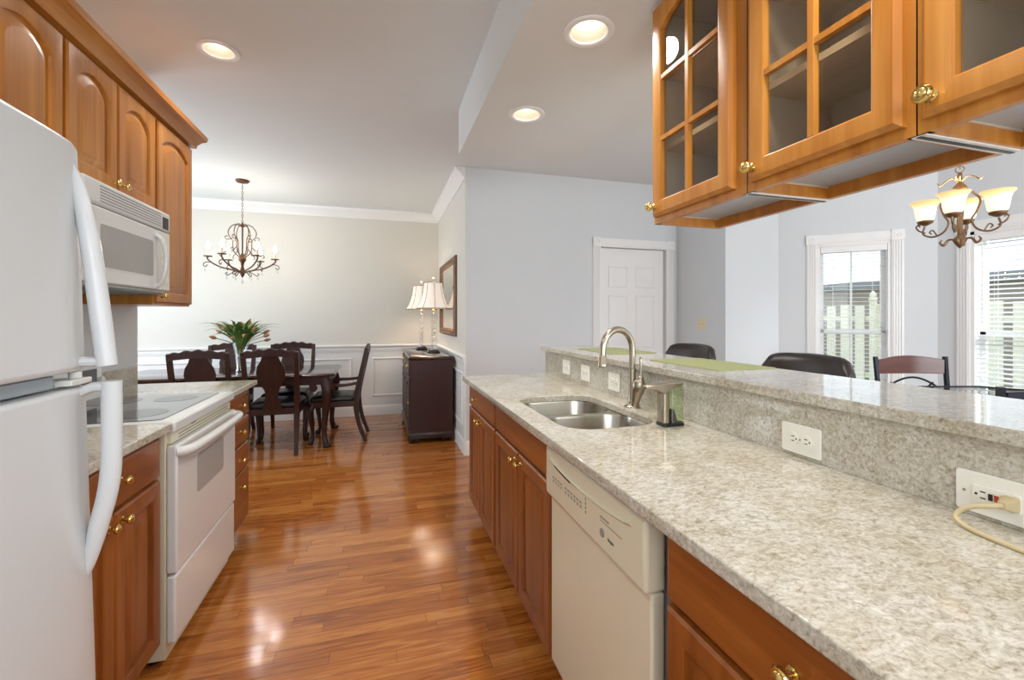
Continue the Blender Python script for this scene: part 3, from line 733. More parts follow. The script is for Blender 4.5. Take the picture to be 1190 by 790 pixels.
# dishwasher
DY0, DY1 = .828, 1.426
dw = thing('dishwasher', 'cream dishwasher with button panel under the granite', 'dishwasher', (.83, 1.127, 0))
link('body', MB(dw).box(.60, 1.10, DY0 - .012, DY1, .10, .875), 'grey', dw)
m_dw = lambda u, v, n: (.60 - n, u, v)
q = MB(dw); obox(q, m_dw, DY0 + .006, DY1 - .004, .13, .70, 0, .035); dwd = link('door', q, 'bisque', dw, .006, segs=3)
q = MB(dw); obox(q, m_dw, DY0, DY1 - .002, .704, .868, 0, .055); cpn = link('control_panel', q, 'bisque', dw, .010, segs=3)
# scooped pull under the top lip
q = MB(dw); A = [(DY1 - .05, .835)] + [(DY1 - .05 - (DY1 - DY0 - .10) * i / 16, .835 - .022 * math.sin(PI * i / 16) ** .6) for i in range(1, 16)] + [(DY0 + .05, .835)]
q.loft([[m_dw(u, v + .004, .0545), m_dw(u, v + .004, .062), m_dw(u, v - .002, .0575), m_dw(u, v - .004, .0545)] for u, v in A]); link('pull_lip', q, 'bisque', cpn)
q = MB(dw); q.loft([[m_dw(u, v - .004, .0546), m_dw(u, v - .004, .0558), m_dw(u, v - .009, .0558), m_dw(u, v - .009, .0546)] for u, v in A[1:6]]); link('pull_shadow_slot', q, 'blk', cpn)
q = MB(dw)
for i in range(4): obox(q, m_dw, 1.345 - i * .021, 1.357 - i * .021, .778, .783, .055, .0562)
for i in range(4): obox(q, m_dw, 1.347 - i * .021, 1.354 - i * .021, .766, .772, .055, .0562)
for i in range(6): obox(q, m_dw, 1.245 - i * .021, 1.258 - i * .021, .778, .783, .055, .0562)
for i in range(6): obox(q, m_dw, 1.247 - i * .021, 1.255 - i * .021, .764, .772, .055, .0562)
for i in range(4): obox(q, m_dw, 1.112, 1.117, .762 + i * .012, .769 + i * .012, .055, .0562)
obox(q, m_dw, .985, 1.03, .789, .794, .055, .0561); obox(q, m_dw, .925, 1.03, .781, .783, .055, .0561)
link('button_marks', q, 'ink', cpn)
q = MB(dw); q.lathe([(.0115, 0), (.0115, .001)], m_dw(1.02, .752, .055), (-1, 0, 0), 24); q.lathe([(.009, .001), (.009, .0016), (.0078, .0016), (.0078, .001)], m_dw(1.02, .752, .055), (-1, 0, 0), 24, False, False)
link('round_emblem', q, 'ink', cpn)
q = MB(dw)
for i, (h0, h1) in enumerate(((.746, .754), (.746, .752), (.744, .752), (.746, .752), (.746, .752))): obox(q, m_dw, .985 - i * .006, .989 - i * .006, h0, h1, .055, .0561)
link('emblem_lettering', q, 'grey', cpn)
q = MB(dw); obox(q, m_dw, DY0 + .006, DY1 - .004, .012, .122, -.035, -.005); link('kick_plate', q, 'bisque', dw, .004)
q = MB(dw); q.box(.66, 1.08, DY0 + .02, DY1 - .02, 0, .10); link('base', q, 'blk', dw)

# countertop with sink cutout, splash
ct = thing('countertop', 'long speckled granite countertop of the peninsula around the sink', 'countertop', (.82, 1.3, cz0), 0, 'granite countertops')
PY0, PY1 = -.3, 2.93
def sink_loop(i=0, k=10):
    # large-radius outline of the double bowl
    return rrect(.625 + i, 1.005 - i, 1.40 + i, 2.06 - i, .11 - i * .6, k)
cs = MB(ct); HL = sink_loop(); HL = HL[:]
for z in (cz0, cz1):
    for q in ((CE, SPL, PY0, 1.34), (CE, SPL, 2.12, PY1)):
        cs.add([(q[0], q[2], z), (q[1], q[2], z), (q[1], q[3], z), (q[0], q[3], z)], [(0, 1, 2, 3)])
    holed(cs, CE, SPL, 1.34, 2.12, z, HL)
cs.loft([[(x, y, z) for x, y in HL] for z in (cz0, cz1)], False, False)
for a, b in (((CE, PY0), (CE, 1.34)), ((CE, 1.34), (CE, 2.12)), ((CE, 2.12), (CE, PY1)), ((CE, PY1), (SPL, PY1)), ((CE, PY0), (SPL, PY0))):
    cs.add([(a[0], a[1], cz0), (b[0], b[1], cz0), (b[0], b[1], cz1), (a[0], a[1], cz1)], [(0, 1, 2, 3)])
link('slab', cs, 'granite', ct, .004, weld=True)
link('backsplash', MB(ct).box(SPL, SPL + .02, PY0, PY1, cz1, 1.0685), 'granite', ct, .001)
struct('wall_knee', MB().box(SPL + .021, SPL + .15, PY0, PY1, 0, 1.068), 'wall')
bar = thing('bar_counter', 'raised granite bar ledge above the peninsula', 'countertop', (1.31, 1.3, 1.07), 0, 'granite countertops')
link('slab', MB(bar).box(1.10, 1.535, PY0, 2.975, 1.07, 1.10), 'granite', bar, .004)

# sink: two steel bowls
sk = thing('kitchen_sink', 'double-bowl stainless steel sink set under the granite', 'sink', (.815, 1.73, .70))
def bowl_loop(y0, y1, r, i=0): return rrect(.618 + i, 1.012 - i, y0 + i, y1 - i, max(r - i * .6, .02), 10)
def bowl(y0, y1, r, zb):
    b = MB(sk); prof = [(0.0, .8832), (.003, .874), (.010, zb + .04), (.028, zb + .008), (.06, zb)]
    b.loft([[(x, y, z) for x, y in bowl_loop(y0, y1, r, i)] for i, z in prof], False, True); return b
link('bowl', bowl(1.395, 1.732, .10, .72), 'steel', sk, 0, 60); link('bowl', bowl(1.764, 2.065, .10, .70), 'steel', sk, 0, 60)
dk = MB(sk); holed(dk, .592, 1.038, 1.37, 1.748, .8832, bowl_loop(1.395, 1.732, .10)); holed(dk, .592, 1.038, 1.748, 2.09, .8832, bowl_loop(1.764, 2.065, .10))
link('deck', dk, 'steel', sk)
for yy, zb in ((1.56, .72), (1.91, .70)):
    q = MB(sk); q.lathe([(.04, 0), (.04, .002), (.03, .003), (.026, .0005)], (.815, yy, zb), seg=24); link('drain', q, 'steel', sk)

# faucet
fx, fy = 1.055, 1.70
fc = thing('kitchen_faucet', 'brushed nickel gooseneck faucet behind the sink', 'faucet', (fx, fy, cz1))
b = MB(fc); b.lathe([(.034, 0), (.034, .005), (.026, .010), (.020, .022), (.0165, .05), (.0155, .16)], (fx, fy, cz1), seg=24); link('body', b, 'nickel', fc, 0, 50)
dx, dy = -.165, -.04
arc = [(fx, fy, 1.06), (fx, fy, 1.13), (fx, fy, 1.165)]
for i in range(1, 14):
    a = PI * i / 14; arc.append((fx + dx / 2 * (1 - math.cos(a)), fy + dy / 2 * (1 - math.cos(a)), 1.165 + .088 * math.sin(a)))
arc += [(fx + dx, fy + dy, 1.165), (fx + dx * 1.01, fy + dy * 1.01, 1.135)]
q = MB(fc); q.tube(arc, .0142, 16); link('spout', q, 'nickel', fc, 0, 60)
q = MB(fc); q.lathe([(.013, .05), (.0165, .045), (.0175, .018), (.0205, .014), (.0205, .004), (.015, 0)], (fx + dx * 1.01, fy + dy * 1.01, 1.098), seg=20); link('spray_head', q, 'nickel', fc, 0, 50)
q = MB(fc); q.lathe([(.018, 0), (.018, .012), (.0145, .014)], (fx, fy, 1.07), seg=20); link('collar', q, 'nickel', fc)
lv = MB(fc); ax_ = Vector((.06, -.30, 1)).normalized(); b0 = Vector((fx + .002, fy - .012, cz1 + .008))
lv.lathe([(.022, 0), (.0195, .02), (.021, .04), (.027, .07), (.030, .09), (.027, .108), (.018, .122), (.013, .128), (.014, .133), (.009, .14)], b0, ax_, 20)
tp = b0 + ax_ * .138
lv.lathe([(.006, 0), (.0055, .02), (.0068, .06), (.0075, .075), (.004, .082)], tp, (.02, .06, 1), 14); link('lever_handle', lv, 'nickel', fc, 0, 60)

# automatic soap dispenser
sx, sy = 1.0, 1.375
sp = thing('soap_dispenser', 'nickel soap pump with green see-through tank beside the sink', 'soap dispenser', (sx, sy, cz1))
q = MB(sp); q.prism(rrect(sx - .036, sx + .054, sy - .028, sy + .028, .012), XY(), cz1, cz1 + .012); link('base', q, 'blk', sp, .002)
q = MB(sp); q.prism(rrect(sx - .034, sx - .006, sy - .024, sy + .024, .010), XY(), cz1 + .012, 1.062)
link('column', q, 'nickel', sp, .002)
q = MB(sp); q.loft([[(x, yy, z) for yy, z in ((sy - h, z0), (sy + h, z0), (sy + h, z1), (sy - h, z1))] for x, h, z0, z1 in ((sx - .098, .012, 1.048, 1.062), (sx - .06, .018, 1.045, 1.067), (sx - .03, .025, 1.03, 1.071), (sx + .02, .026, 1.055, 1.071), (sx + .05, .022, 1.058, 1.068))]); link('spout_head', q, 'nickel', sp, .004, 50)
q = MB(sp); q.prism(rrect(sx - .004, sx + .052, sy - .026, sy + .026, .010), XY(), cz1 + .012, 1.055); link('soap_tank', q, 'green', sp)
q = MB(sp); q.loft([[(x, yy, cz1 + .013) for x, yy in rrect(sx + .000, sx + .030, sy - .02, sy + .02, .006)], [(x, yy, cz1 + .06) for x, yy in rrect(sx + .000, sx + .012, sy - .02, sy + .02, .004)]]); link('pump_housing', q, 'blk', sp)

# outlets on the splash
msp = lambda u, v, n: (SPL - n, u, v)
outlet('small white outlet on the backsplash, farthest from the dispenser', msp, 2.555, .995, horizontal=True, wdt=.11, hgt=.088)
outlet('white outlet on the backsplash, second from the far end', msp, 2.285, .99, horizontal=True, wdt=.11, hgt=.09)
outlet('white outlet on the backsplash just behind the faucet', msp, 1.965, .985, horizontal=True, wdt=.11, hgt=.09)
outlet('plain white double outlet with nothing plugged in, between dispenser and cord', msp, .945, .965, horizontal=True, wdt=.118, hgt=.082)
u0, v0 = .538, .962
gf = thing('wall_outlet', 'wide white safety outlet with black and red buttons', 'outlet', msp(u0, v0, 0))
q = MB(gf); q.prism(rrect(u0 - .062, u0 + .062, v0 - .04, v0 + .04, .006, 4), msp, 0, .006); link('plate', q, 'plate', gf, .002)
q = MB(gf); q.prism(rrect(u0 - .034, u0 + .034, v0 - .0165, v0 + .0165, .003, 3), msp, .006, .0095); fcx = link('socket', q, 'plate', gf)
q = MB(gf)
for dz in (-.006, .006): obox(q, msp, u0 + .014, u0 + .022, v0 + dz - .0012, v0 + dz + .0012, .0094, .0099)
obox(q, msp, u0 + .026, u0 + .030, v0 - .002, v0 + .002, .0094, .0099); link('slots', q, 'blk', fcx)
q = MB(gf); obox(q, msp, u0 + .0035, u0 + .0095, v0 - .006, v0 + .006, .0094, .0112); link('test_button', q, 'blk', fcx)
q = MB(gf); obox(q, msp, u0 - .005, u0 + .001, v0 - .006, v0 + .006, .0094, .0112); link('reset_button', q, 'red', fcx)
q = MB(gf); q.lathe([(.003, 0), (.0025, .0012)], msp(u0 + .048, v0, .006), (-1, 0, 0), 10); link('screw', q, 'ink', gf)
cdr = thing('appliance_cord', 'beige power cord plugged in above the granite', 'cord', msp(u0 - .02, v0 - .02, .01))
q = MB(cdr); q.loft([[msp(u, v, n) for u, v in rrect(u0 - .023 - a, u0 - .023 + a, v0 - b_, v0 + b_, .004, 4)] for n, a, b_ in ((.0098, .0115, .0125), (.022, .0115, .0125), (.032, .008, .009), (.040, .006, .007))]); link('plug', q, 'cord', cdr, 0, 50)
q = MB(cdr); q.tube(spline([msp(u0 - .023, v0, .036), msp(u0 - .016, v0 - .002, .052), msp(u0 + .006, v0 - .010, .066), msp(u0 + .020, v0 - .024, .074), msp(u0 + .020, cz1 + .012, .082), msp(u0 - .01, cz1 + .0045, .092), msp(u0 - .08, cz1 + .004, .104), msp(u0 - .20, cz1 + .004, .11), msp(u0 - .40, cz1 + .004, .11)], 8), .0045, 10); link('cable', q, 'cord', cdr, 0, 60)

# hanging glass-door cabinets over the bar
HXF, HXB, HZ0, HZ1 = .965, 1.25, 1.645, 2.428
def glass_cabinet(label, y0, y1, du0, du1):
    root = thing('glass_cabinet', label, 'cabinet', ((HXF + HXB) / 2, (y0 + y1) / 2, HZ1), 0, 'glass-door cabinets over the bar')
    c = MB(root); t_ = .018
    c.box(HXF, HXB, y0 + .0005, y0 + t_, HZ0, HZ1).box(HXF, HXB, y1 - t_, y1 - .0005, HZ0, HZ1)
    c.box(HXB - t_, HXB, y0 + t_, y1 - t_, HZ0, HZ0 + .06)
    ff = .035
    c.box(HXF - .001, HXF + .018, y0 + .0005, y0 + ff, HZ0, HZ1).box(HXF - .001, HXF + .018, y1 - ff, y1 - .0005, HZ0, HZ1)
    c.box(HXF - .001, HXF + .018, y0 + ff, y1 - ff, HZ0, HZ0 + .038).box(HXF - .001, HXF + .018, y0 + ff, y1 - ff, HZ1 - .035, HZ1)
    link('carcass', c, 'cherry_v', root)
    link('bottom_panel', MB(root).box(HXF + .018, HXB - t_, y0 + t_, y1 - t_, HZ0 + .034, HZ0 + .046), 'under', root)
    inn = MB(root).box(HXB - .010, HXB - .002, y0 + t_, y1 - t_, HZ0 + .06, HZ1 - .002).box(HXF + .018, HXB - .01, y0 + t_, y1 - t_, HZ1 - .02, HZ1 - .002)
    inn.box(HXF + .018, HXB - .01, y0 + t_ - .001, y0 + t_ + .003, HZ0 + .03, HZ1 - .02).box(HXF + .018, HXB - .01, y1 - t_ - .003, y1 - t_ + .001, HZ0 + .03, HZ1 - .02)
    link('lining', inn, 'cabin', root)
    for zz in (1.91, 2.17):
        link('shelf', MB(root).box(HXF + .03, HXB - .012, y0 + t_ + .003, y1 - t_ - .003, zz, zz + .018), 'shelfwood', root)
    m = lambda u, v, n: (HXF - .001 - n, u, v)
    d = MB(root); v0, v1 = HZ0 + .022, HZ1 - .012; T = .022; RL = .052; K = 14
    outer = lambda i, n: [m(du0 + i, v0 + i, n), m(du1 - i, v0 + i, n)] + [m(du1 - i + (du0 - du1 + 2 * i) * k / K, v1 - i, n) for k in range(K + 1)]
    arch = .045
    def inner(e, n):
        a, b = du0 + RL + e, du1 - RL - e; pts = [(a, v0 + RL + e), (b, v0 + RL + e)]
        for k in range(K + 1):
            s_ = k / K; pts.append((b + (a - b) * s_, v1 - RL - e - arch + arch * (math.sin(PI * s_) ** .75 if 0 < s_ < 1 else 0)))
        return [m(p, q_, n) for p, q_ in pts]
    d.loft([outer(0, 0), outer(0, T - .010), outer(.010, T), inner(-.006, T), inner(0, T - .004), inner(0, 0)], closed=True)
    um = (du0 + du1) / 2; a, b = v0 + RL, v1 - RL
    obox(d, m, um - .0075, um + .0075, a, b - .002, .003, T - .002)
    for k in (1, 2): obox(d, m, du0 + RL, du1 - RL, a + (b - a) * k / 3 - .0075, a + (b - a) * k / 3 + .0075, .004, T - .003)
    door = link('door', d, 'cherry_v', root)
    g = MB(root); obox(g, m, du0 + RL - .008, du1 - RL + .008, v0 + RL - .008, v1 - RL + .008, .003, .006); link('pane', g, 'cabglass', door)
    knob(door, root, m(du1 - .020, v0 + .032, T), (-1, 0, 0), .016)
    return root
glass_cabinet('glass-door cherry cabinet over the bar, farthest of the hanging row', .978, 1.405, 1.014, 1.392)
glass_cabinet('glass-door cherry cabinet over the bar, middle of the hanging row', .578, .976, .594, .957)
glass_cabinet('glass-door cherry cabinet over the bar, nearest of the hanging row', .12, .576, .14, .562)
for yy, lb in ((.977, 'farther thin black rail under the seam of two hanging cabinets'), (.577, 'nearer thin black rail under the seam of two hanging cabinets')):
    jt = thing('joint_strip', lb, 'strip', (1.1, yy, HZ0), 0, 'strips under the hanging cabinets')
    link('edge', MB(jt).box(HXF + .004, HXB - .004, yy - .012, yy + .012, HZ0 - .0025, HZ0), 'whiteplastic', jt)
    link('core', MB(jt).box(HXF + .004, HXB - .004, yy - .004, yy + .004, HZ0 - .004, HZ0 - .0025), 'blk', jt)

# placemats
for ly_, lb in ((1.62, 'pale green placemat on the bar nearer the soap dispenser'), (2.42, 'pale green placemat on the bar behind the faucet')):
    q = MB(); q.prism(rrect(1.235, 1.525, ly_ - .225, ly_ + .225, .012), XY(), 1.1, 1.1035); tag(link('placemat', q, 'mat'), lb, 'placemat', 'placemats on the bar')

# ------------------------------------------------------------------ recessed lights
def can_light(label, x, y, z, watts=CAN_W):
    root = thing('recessed_light', label, 'ceiling light', (x, y, z), 0, 'recessed ceiling lights')
    q = MB(root); q.lathe([(.100, -.0005), (.100, -.004), (.092, -.008), (.076, -.006), (CAN_R - .001, -.001), (CAN_R - .001, .002)], (x, y, z), seg=48, cap0=False, cap1=False); link('trim_ring', q, 'trim', root, 0, 60)
    q = MB(root); q.lathe([(CAN_R + .001, -.001), (.066, .03), (.056, .07), (.05, .10)], (x, y, z), seg=40, cap0=False, cap1=True); link('reflector', q, 'can', root, 0, 60)
    q = MB(root); q.lathe([(.020, .099), (.046, .085), (.048, .06), (.040, .045), (.02, .036), (0, .034)], (x, y, z), seg=28); link('bulb', q, 'canlens', root, 0, 60)
    l = lamp('can_beam', 'SPOT', (0, 0, -.01), watts, (1, .95, .89), root, .06, spot_size=R(150), spot_blend=.9)
    return root
can_light('round recessed ceiling light over the aisle beside the range', -.834, 2.73, CZ)
can_light('recessed light in the lowered soffit, nearer of the pair', .787, 1.583, SZ)
can_light('recessed light in the lowered soffit, farther of the pair', .777, 2.324, SZ)
can_light('unseen recessed ceiling light added for fill above the refrigerator aisle', -.834, .9, CZ)  # this one and the next are out of view, added for light
can_light('unseen recessed light added for fill in the soffit over the near countertop', .787, .45, SZ)

# ------------------------------------------------------------------ breakfast area
def bar_stool(label, loc, rz):
    root = thing('bar_stool', label, 'bar stool', loc, rz, 'bar stools behind the bar')
    q = MB(); q.loft([[(x, y, z) for x, y in rrect(-.21 + i, .21 - i, -.19 + i, .21 - i, .05)] for i, z in ((.02, .66), (0, .68), (0, .735), (.015, .755), (.06, .765))]); link('seat', q, 'brownleather', root, 0, 60)
    bk = MB(); loops = []
    for i in range(17):
        s_ = i / 16; x = -.22 + .44 * s_; e = abs(2 * s_ - 1); y = -.24 + .06 * e ** 2
        top = 1.135 - .012 * e ** 2 - (.05 * max(0, (e - .80) / .20) ** 2); lo = .80; th = .03
        prof = []
        for k in range(12):
            a = 2 * PI * k / 12; ca, sa = math.cos(a), math.sin(a)
            f = lambda v, p: math.copysign(abs(v) ** p, v)
            prof.append((x, y - .05 * ((f(sa, .45) * (top - lo) / 2 + (top + lo) / 2 - lo) / (top - lo)) + th * f(ca, .7), (top + lo) / 2 + (top - lo) / 2 * f(sa, .45)))
        loops.append(prof)
    bk.loft(loops); link('backrest', bk, 'brownleather', root, 0, 60)
    for sx_ in (-1, 1):
        q = MB(); q.tube([(sx_ * .17, .17, .67), (sx_ * .2, .2, 0)], [.02, .014], 4, up=(0, 1, 0)); link('leg', q, 'dark', root)
        q = MB(); q.tube([(sx_ * .19, -.24, .95), (sx_ * .18, -.17, .67), (sx_ * .2, -.22, 0)], [.016, .02, .014], 4, up=(0, 1, 0)); link('leg', q, 'dark', root)
    q = MB().box(-.19, .19, .182, .202, .25, .275).box(-.19, -.17, -.2, .19, .30, .325).box(.17, .19, -.2, .19, .30, .325); link('footrest', q, 'dark', root)
    return root
bar_stool('brown leather bar stool behind the bar, nearer the angled window', (1.665, 1.585, 0), R(90))
bar_stool('brown leather bar stool behind the bar, nearer the white door', (1.70, 2.43, 0), R(90))

def pub_chair(label, loc, rz, railmat):
    root = thing('pub_chair', label, 'chair', loc, rz, 'iron chairs at the breakfast table')
    q = MB(); q.loft([[(x, y, z) for x, y in rrect(-.2 + i, .2 - i, -.19 + i, .2 - i, .04)] for i, z in ((.01, .60), (0, .61), (0, .645), (.02, .66))]); link('seat', q, 'leather', root, 0, 60)
    for sx_ in (-1, 1):
        q = MB(); q.tube([(sx_ * .18, .18, .61), (sx_ * .19, .2, 0)], .012, 4, up=(0, 1, 0)); link('leg', q, 'iron', root)
        q = MB(); q.tube([(sx_ * .205, -.235, 1.075), (sx_ * .20, -.21, .80), (sx_ * .195, -.19, .60), (sx_ * .2, -.22, 0)], .009, 4, up=(0, 1, 0)); link('leg', q, 'iron', root)
    tr = MB(); loops = []
    for i in range(13):
        s_ = i / 12; x = -.193 + .386 * s_; y = -.233 - .02 * math.sin(PI * s_); hi = 1.058 + .022 * math.sin(PI * s_)
        loops.append([(x, y - .010, .975), (x, y + .010, .975), (x, y + .010, hi), (x, y - .010, hi)])
    tr.loft(loops); link('top_rail', tr, railmat, root, .003)
    q = MB(); q.tube([(-.2 + .4 * i / 14, -.222, .86 + .095 * math.sin(PI * i / 14)) for i in range(15)], .006, 8)
    q.tube([(-.09, -.222, .80), (-.06, -.224, .87), (-.125, -.225, .925)], .005, 6); q.tube([(.09, -.222, .80), (.06, -.224, .87), (.125, -.225, .925)], .005, 6); q.tube([(-.2, -.212, .80), (.2, -.212, .80)], .006, 8)
    link('back_scrollwork', q, 'iron', root)
    q = MB(); q.tube([(-.19, .19, .22), (.19, .19, .22)], .009, 6); q.tube([(-.19, .19, .28), (-.195, -.2, .28)], .008, 6); q.tube([(.19, .19, .28), (.195, -.2, .28)], .008, 6); link('stretcher', q, 'iron', root)
    return root
pub_chair('iron chair with brown wooden top rail on the window side of the table', (2.925, 1.60, 0), PI - YAW, 'chairwood')
pub_chair('dark-railed iron chair on the bar side of the glass table', (2.27, .985, 0), R(-40), 'navy')

# octagonal glass table with iron rim
TX, TY = 3.02, 1.33
tb = thing('pub_table', 'octagonal glass-topped table with black iron rim', 'table', (TX, TY, 0), -YAW)
def octo(a, z): return [(a / math.cos(PI / 8) * math.cos(PI / 8 + k * PI / 4), a / math.cos(PI / 8) * math.sin(PI / 8 + k * PI / 4), z) for k in range(8)]
q = MB(); q.loft([octo(.395, .898), octo(.395, .908)]); link('glass_top', q, 'glass', tb)
q = MB(); q.loft([octo(.398, .896), octo(.412, .896), octo(.412, .912), octo(.398, .912)], closed=True); rim = link('rim', q, 'iron', tb)
q = MB()
for k in range(8):
    a, b = Vector(octo(.40, .896)[k]), Vector(octo(.40, .896)[(k + 1) % 8]); n_ = 9
    for i in range(n_):
        c = a.lerp(b, (i + .5) / n_); d_ = (b - a).normalized(); r_ = (b - a).length / n_ / 2
        q.tube([c + d_ * (r_ * math.cos(j * PI / 5)) + Vector((0, 0, -.018 + r_ * .8 * math.sin(j * PI / 5))) for j in range(11)], .0025, 5)
    q.tube([a - Vector((0, 0, .038)), b - Vector((0, 0, .038))], .005, 6)
link('scroll_apron', q, 'iron', rim)
q = MB(); q.lathe([(.24, 0), (.24, .015), (.06, .04), (.03, .08), (.03, .8), (.06, .84), (.22, .895)], seg=24); link('pedestal', q, 'iron', tb, 0, 50)

# breakfast chandelier
CX, CY = 2.80, 1.49
ch = thing('chandelier', 'bronze chandelier with four glowing alabaster shades near the windows', 'chandelier', (CX, CY, CZ), -YAW - R(45), 'chandeliers')
Z = lambda z: z - CZ
q = MB(); q.lathe([(.06, 0), (.06, -.01), (.05, -.025), (.015, -.035)], seg=24); link('canopy', q, 'bronze2', ch, 0, 50)
def chain(mb, z0, z1, r=.011, step=.026):
    z = z0; i = 0
    while z > z1:
        ax = (1, 0) if i % 2 else (0, 1)
        mb.tube([(ax[0] * r * .6 * math.cos(a), ax[1] * r * .6 * math.cos(a), z + step * .62 * math.sin(a)) for a in [2 * PI * k / 12 for k in range(13)]], .0022, 5); z -= step; i += 1
q = MB(); chain(q, -.045, Z(2.07)); link('chain', q, 'bronze2', ch)
q = MB(); q.tube([(.016 * math.cos(2 * PI * k / 14), 0, Z(2.05) + .016 * math.sin(2 * PI * k / 14)) for k in range(15)], .003, 6); link('loop', q, 'bronze2', ch)
q = MB(); q.lathe([(.004, Z(2.035)), (.009, Z(2.03)), (.008, Z(1.985)), (.013, Z(1.98)), (.025, Z(1.965)), (.03, Z(1.952)), (.018, Z(1.94)), (.01, Z(1.93)), (.01, Z(1.72)), (.02, Z(1.71)), (.028, Z(1.695)), (.018, Z(1.675)), (.008, Z(1.66)), (0, Z(1.652))], seg=18); link('stem', q, 'bronze2', ch, 0, 50)
for k in range(4):
    a = k * PI / 2 - R(10); ca, sa = math.cos(a), math.sin(a)
    P = lambda r, z: (r * .84 * ca, r * .84 * sa, Z(z))
    q = MB(); q.tube(spline([P(.012, 1.955), P(.05, 1.93), P(.085, 1.885), P(.07, 1.83), P(.05, 1.79), P(.07, 1.745), P(.12, 1.725), P(.165, 1.745), P(.158, 1.785)], 6), .0045, 7)
    q.tube(spline([P(.155, 1.75), P(.185, 1.765), P(.198, 1.785), P(.188, 1.795), P(.18, 1.785)], 5), .004, 6)
    q.tube(spline([P(.10, 1.728), P(.12, 1.76), P(.135, 1.75), P(.125, 1.74)], 4), .0035, 6)
    arm = link('arm', q, 'bronze2', ch, 0, 60)
    q = MB(); q.lathe([(.008, 0), (.03, .012), (.034, .022), (.030, .026)], P(.155, 1.788), seg=20); link('cup', q, 'bronze2', arm, 0, 50)
    q = MB(); q.lathe([(.026, 0), (.036, .012), (.041, .040), (.044, .066), (.051, .086), (.063, .099), (.062, .101), (.049, .089), (.041, .067), (.038, .040), (.033, .014)], P(.155, 1.812), seg=32, cap0=True, cap1=False); link('shade', q, 'shadeglass', arm, 0, 60)
    q = MB(); q.tube(spline([P(.01, 1.99), P(.035, 2.012), P(.065, 2.0), P(.085, 1.985), P(.10, 2.0)], 5), lerp_list([.006, .007, .006, .006, .003], 5), 6, .5); link('leaf_scroll', q, 'bronze2', ch)
    q = MB(); q.tube(spline([P(.02, 1.70), P(.05, 1.70), P(.07, 1.675), P(.088, 1.69), P(.078, 1.705)], 5), lerp_list([.006, .009, .011, .008, .004], 5), 7, .6); link('foot_scroll', q, 'bronze2', ch)
    lamp('shade_glow', 'POINT', P(.155, 1.90), SHADE_W, (1, .82, .6), ch, .03)
# switch plate
outlet('ivory double switch plate on the pantry wall past the door', lambda u, v, n: (XA - n, u, v), 3.75, 1.24, wdt=.115, hgt=.115, mat='ivory', kind='switch', name='light_switch')

# ------------------------------------------------------------------ dining room
TBX0, TBX1, TBY0, TBY1, TBZ = -2.42, -.44, 4.74, 5.66, .748
dt = thing('dining_table', 'long dark mahogany dining table with claw-footed legs', 'table', (-1.43, 5.2, 0))
q = MB(dt); q.loft([[(x, y, z) for x, y in rrect(TBX0 + i, TBX1 - i, TBY0 + i, TBY1 - i, .06 - i * .5, 5)] for i, z in ((.018, TBZ - .035), (.004, TBZ - .028), (0, TBZ - .016), (.006, TBZ - .004), (.014, TBZ))]); link('tabletop', q, 'dark_top', dt, 0, 30)
q = MB(dt)
q.box(TBX0 + .06, TBX1 - .06, TBY0 + .05, TBY0 + .08, TBZ - .115, TBZ - .03).box(TBX0 + .06, TBX1 - .06, TBY1 - .08, TBY1 - .05, TBZ - .115, TBZ - .03)
q.box(TBX0 + .05, TBX0 + .08, TBY0 + .05, TBY1 - .05, TBZ - .115, TBZ - .03).box(TBX1 - .08, TBX1 - .05, TBY0 + .05, TBY1 - .05, TBZ - .115, TBZ - .03)
for i in range(34):
    x = TBX0 + .1 + i * .0545; q.lathe([(.02, 0), (.016, .006), (0, .008)], (x, TBY0 + .05, TBZ - .095), (0, -1, 0), 8)
link('apron', q, 'dark', dt)
def cabriole(mb, top, out, h, k=1.0):
    # s-curved leg with a knee and a claw foot; out = horizontal direction of the knee
    o = Vector(out).normalized(); T = Vector(top)
    pts = [T, T + o * .012 * k - Vector((0, 0, .06 * h)), T + o * .035 * k - Vector((0, 0, .2 * h)), T + o * .008 * k - Vector((0, 0, .55 * h)), T - o * .006 * k - Vector((0, 0, .8 * h)), T + o * .012 * k - Vector((0, 0, .94 * h)), T + o * .03 * k - Vector((0, 0, h - .002))]
    mb.tube(spline(pts, 6), lerp_list([.045 * k, .046 * k, .046 * k, .028 * k, .022 * k, .026 * k, .034 * k], 6), 10)
    f = T + o * .034 * k - Vector((0, 0, h)); mb.lathe([(.026 * k, 0), (.036 * k, .012), (.036 * k, .028), (.024 * k, .045)], f, seg=12)
for x, ox in ((TBX0 + .09, -1), (TBX1 - .10, 1)):
    for y, oy in ((TBY0 + .085, -1), (TBY1 - .085, 1)):
        q = MB(dt); cabriole(q, (x, y, TBZ - .05), (ox, oy, 0), TBZ - .05, 1.15)
        q.lathe([(.035, -.02), (.035, .02)], (x - ox * .10, y + oy * .02, TBZ - .15), (0, 1, 0), 14)
        link('leg', q, 'dark', dt, 0, 60)

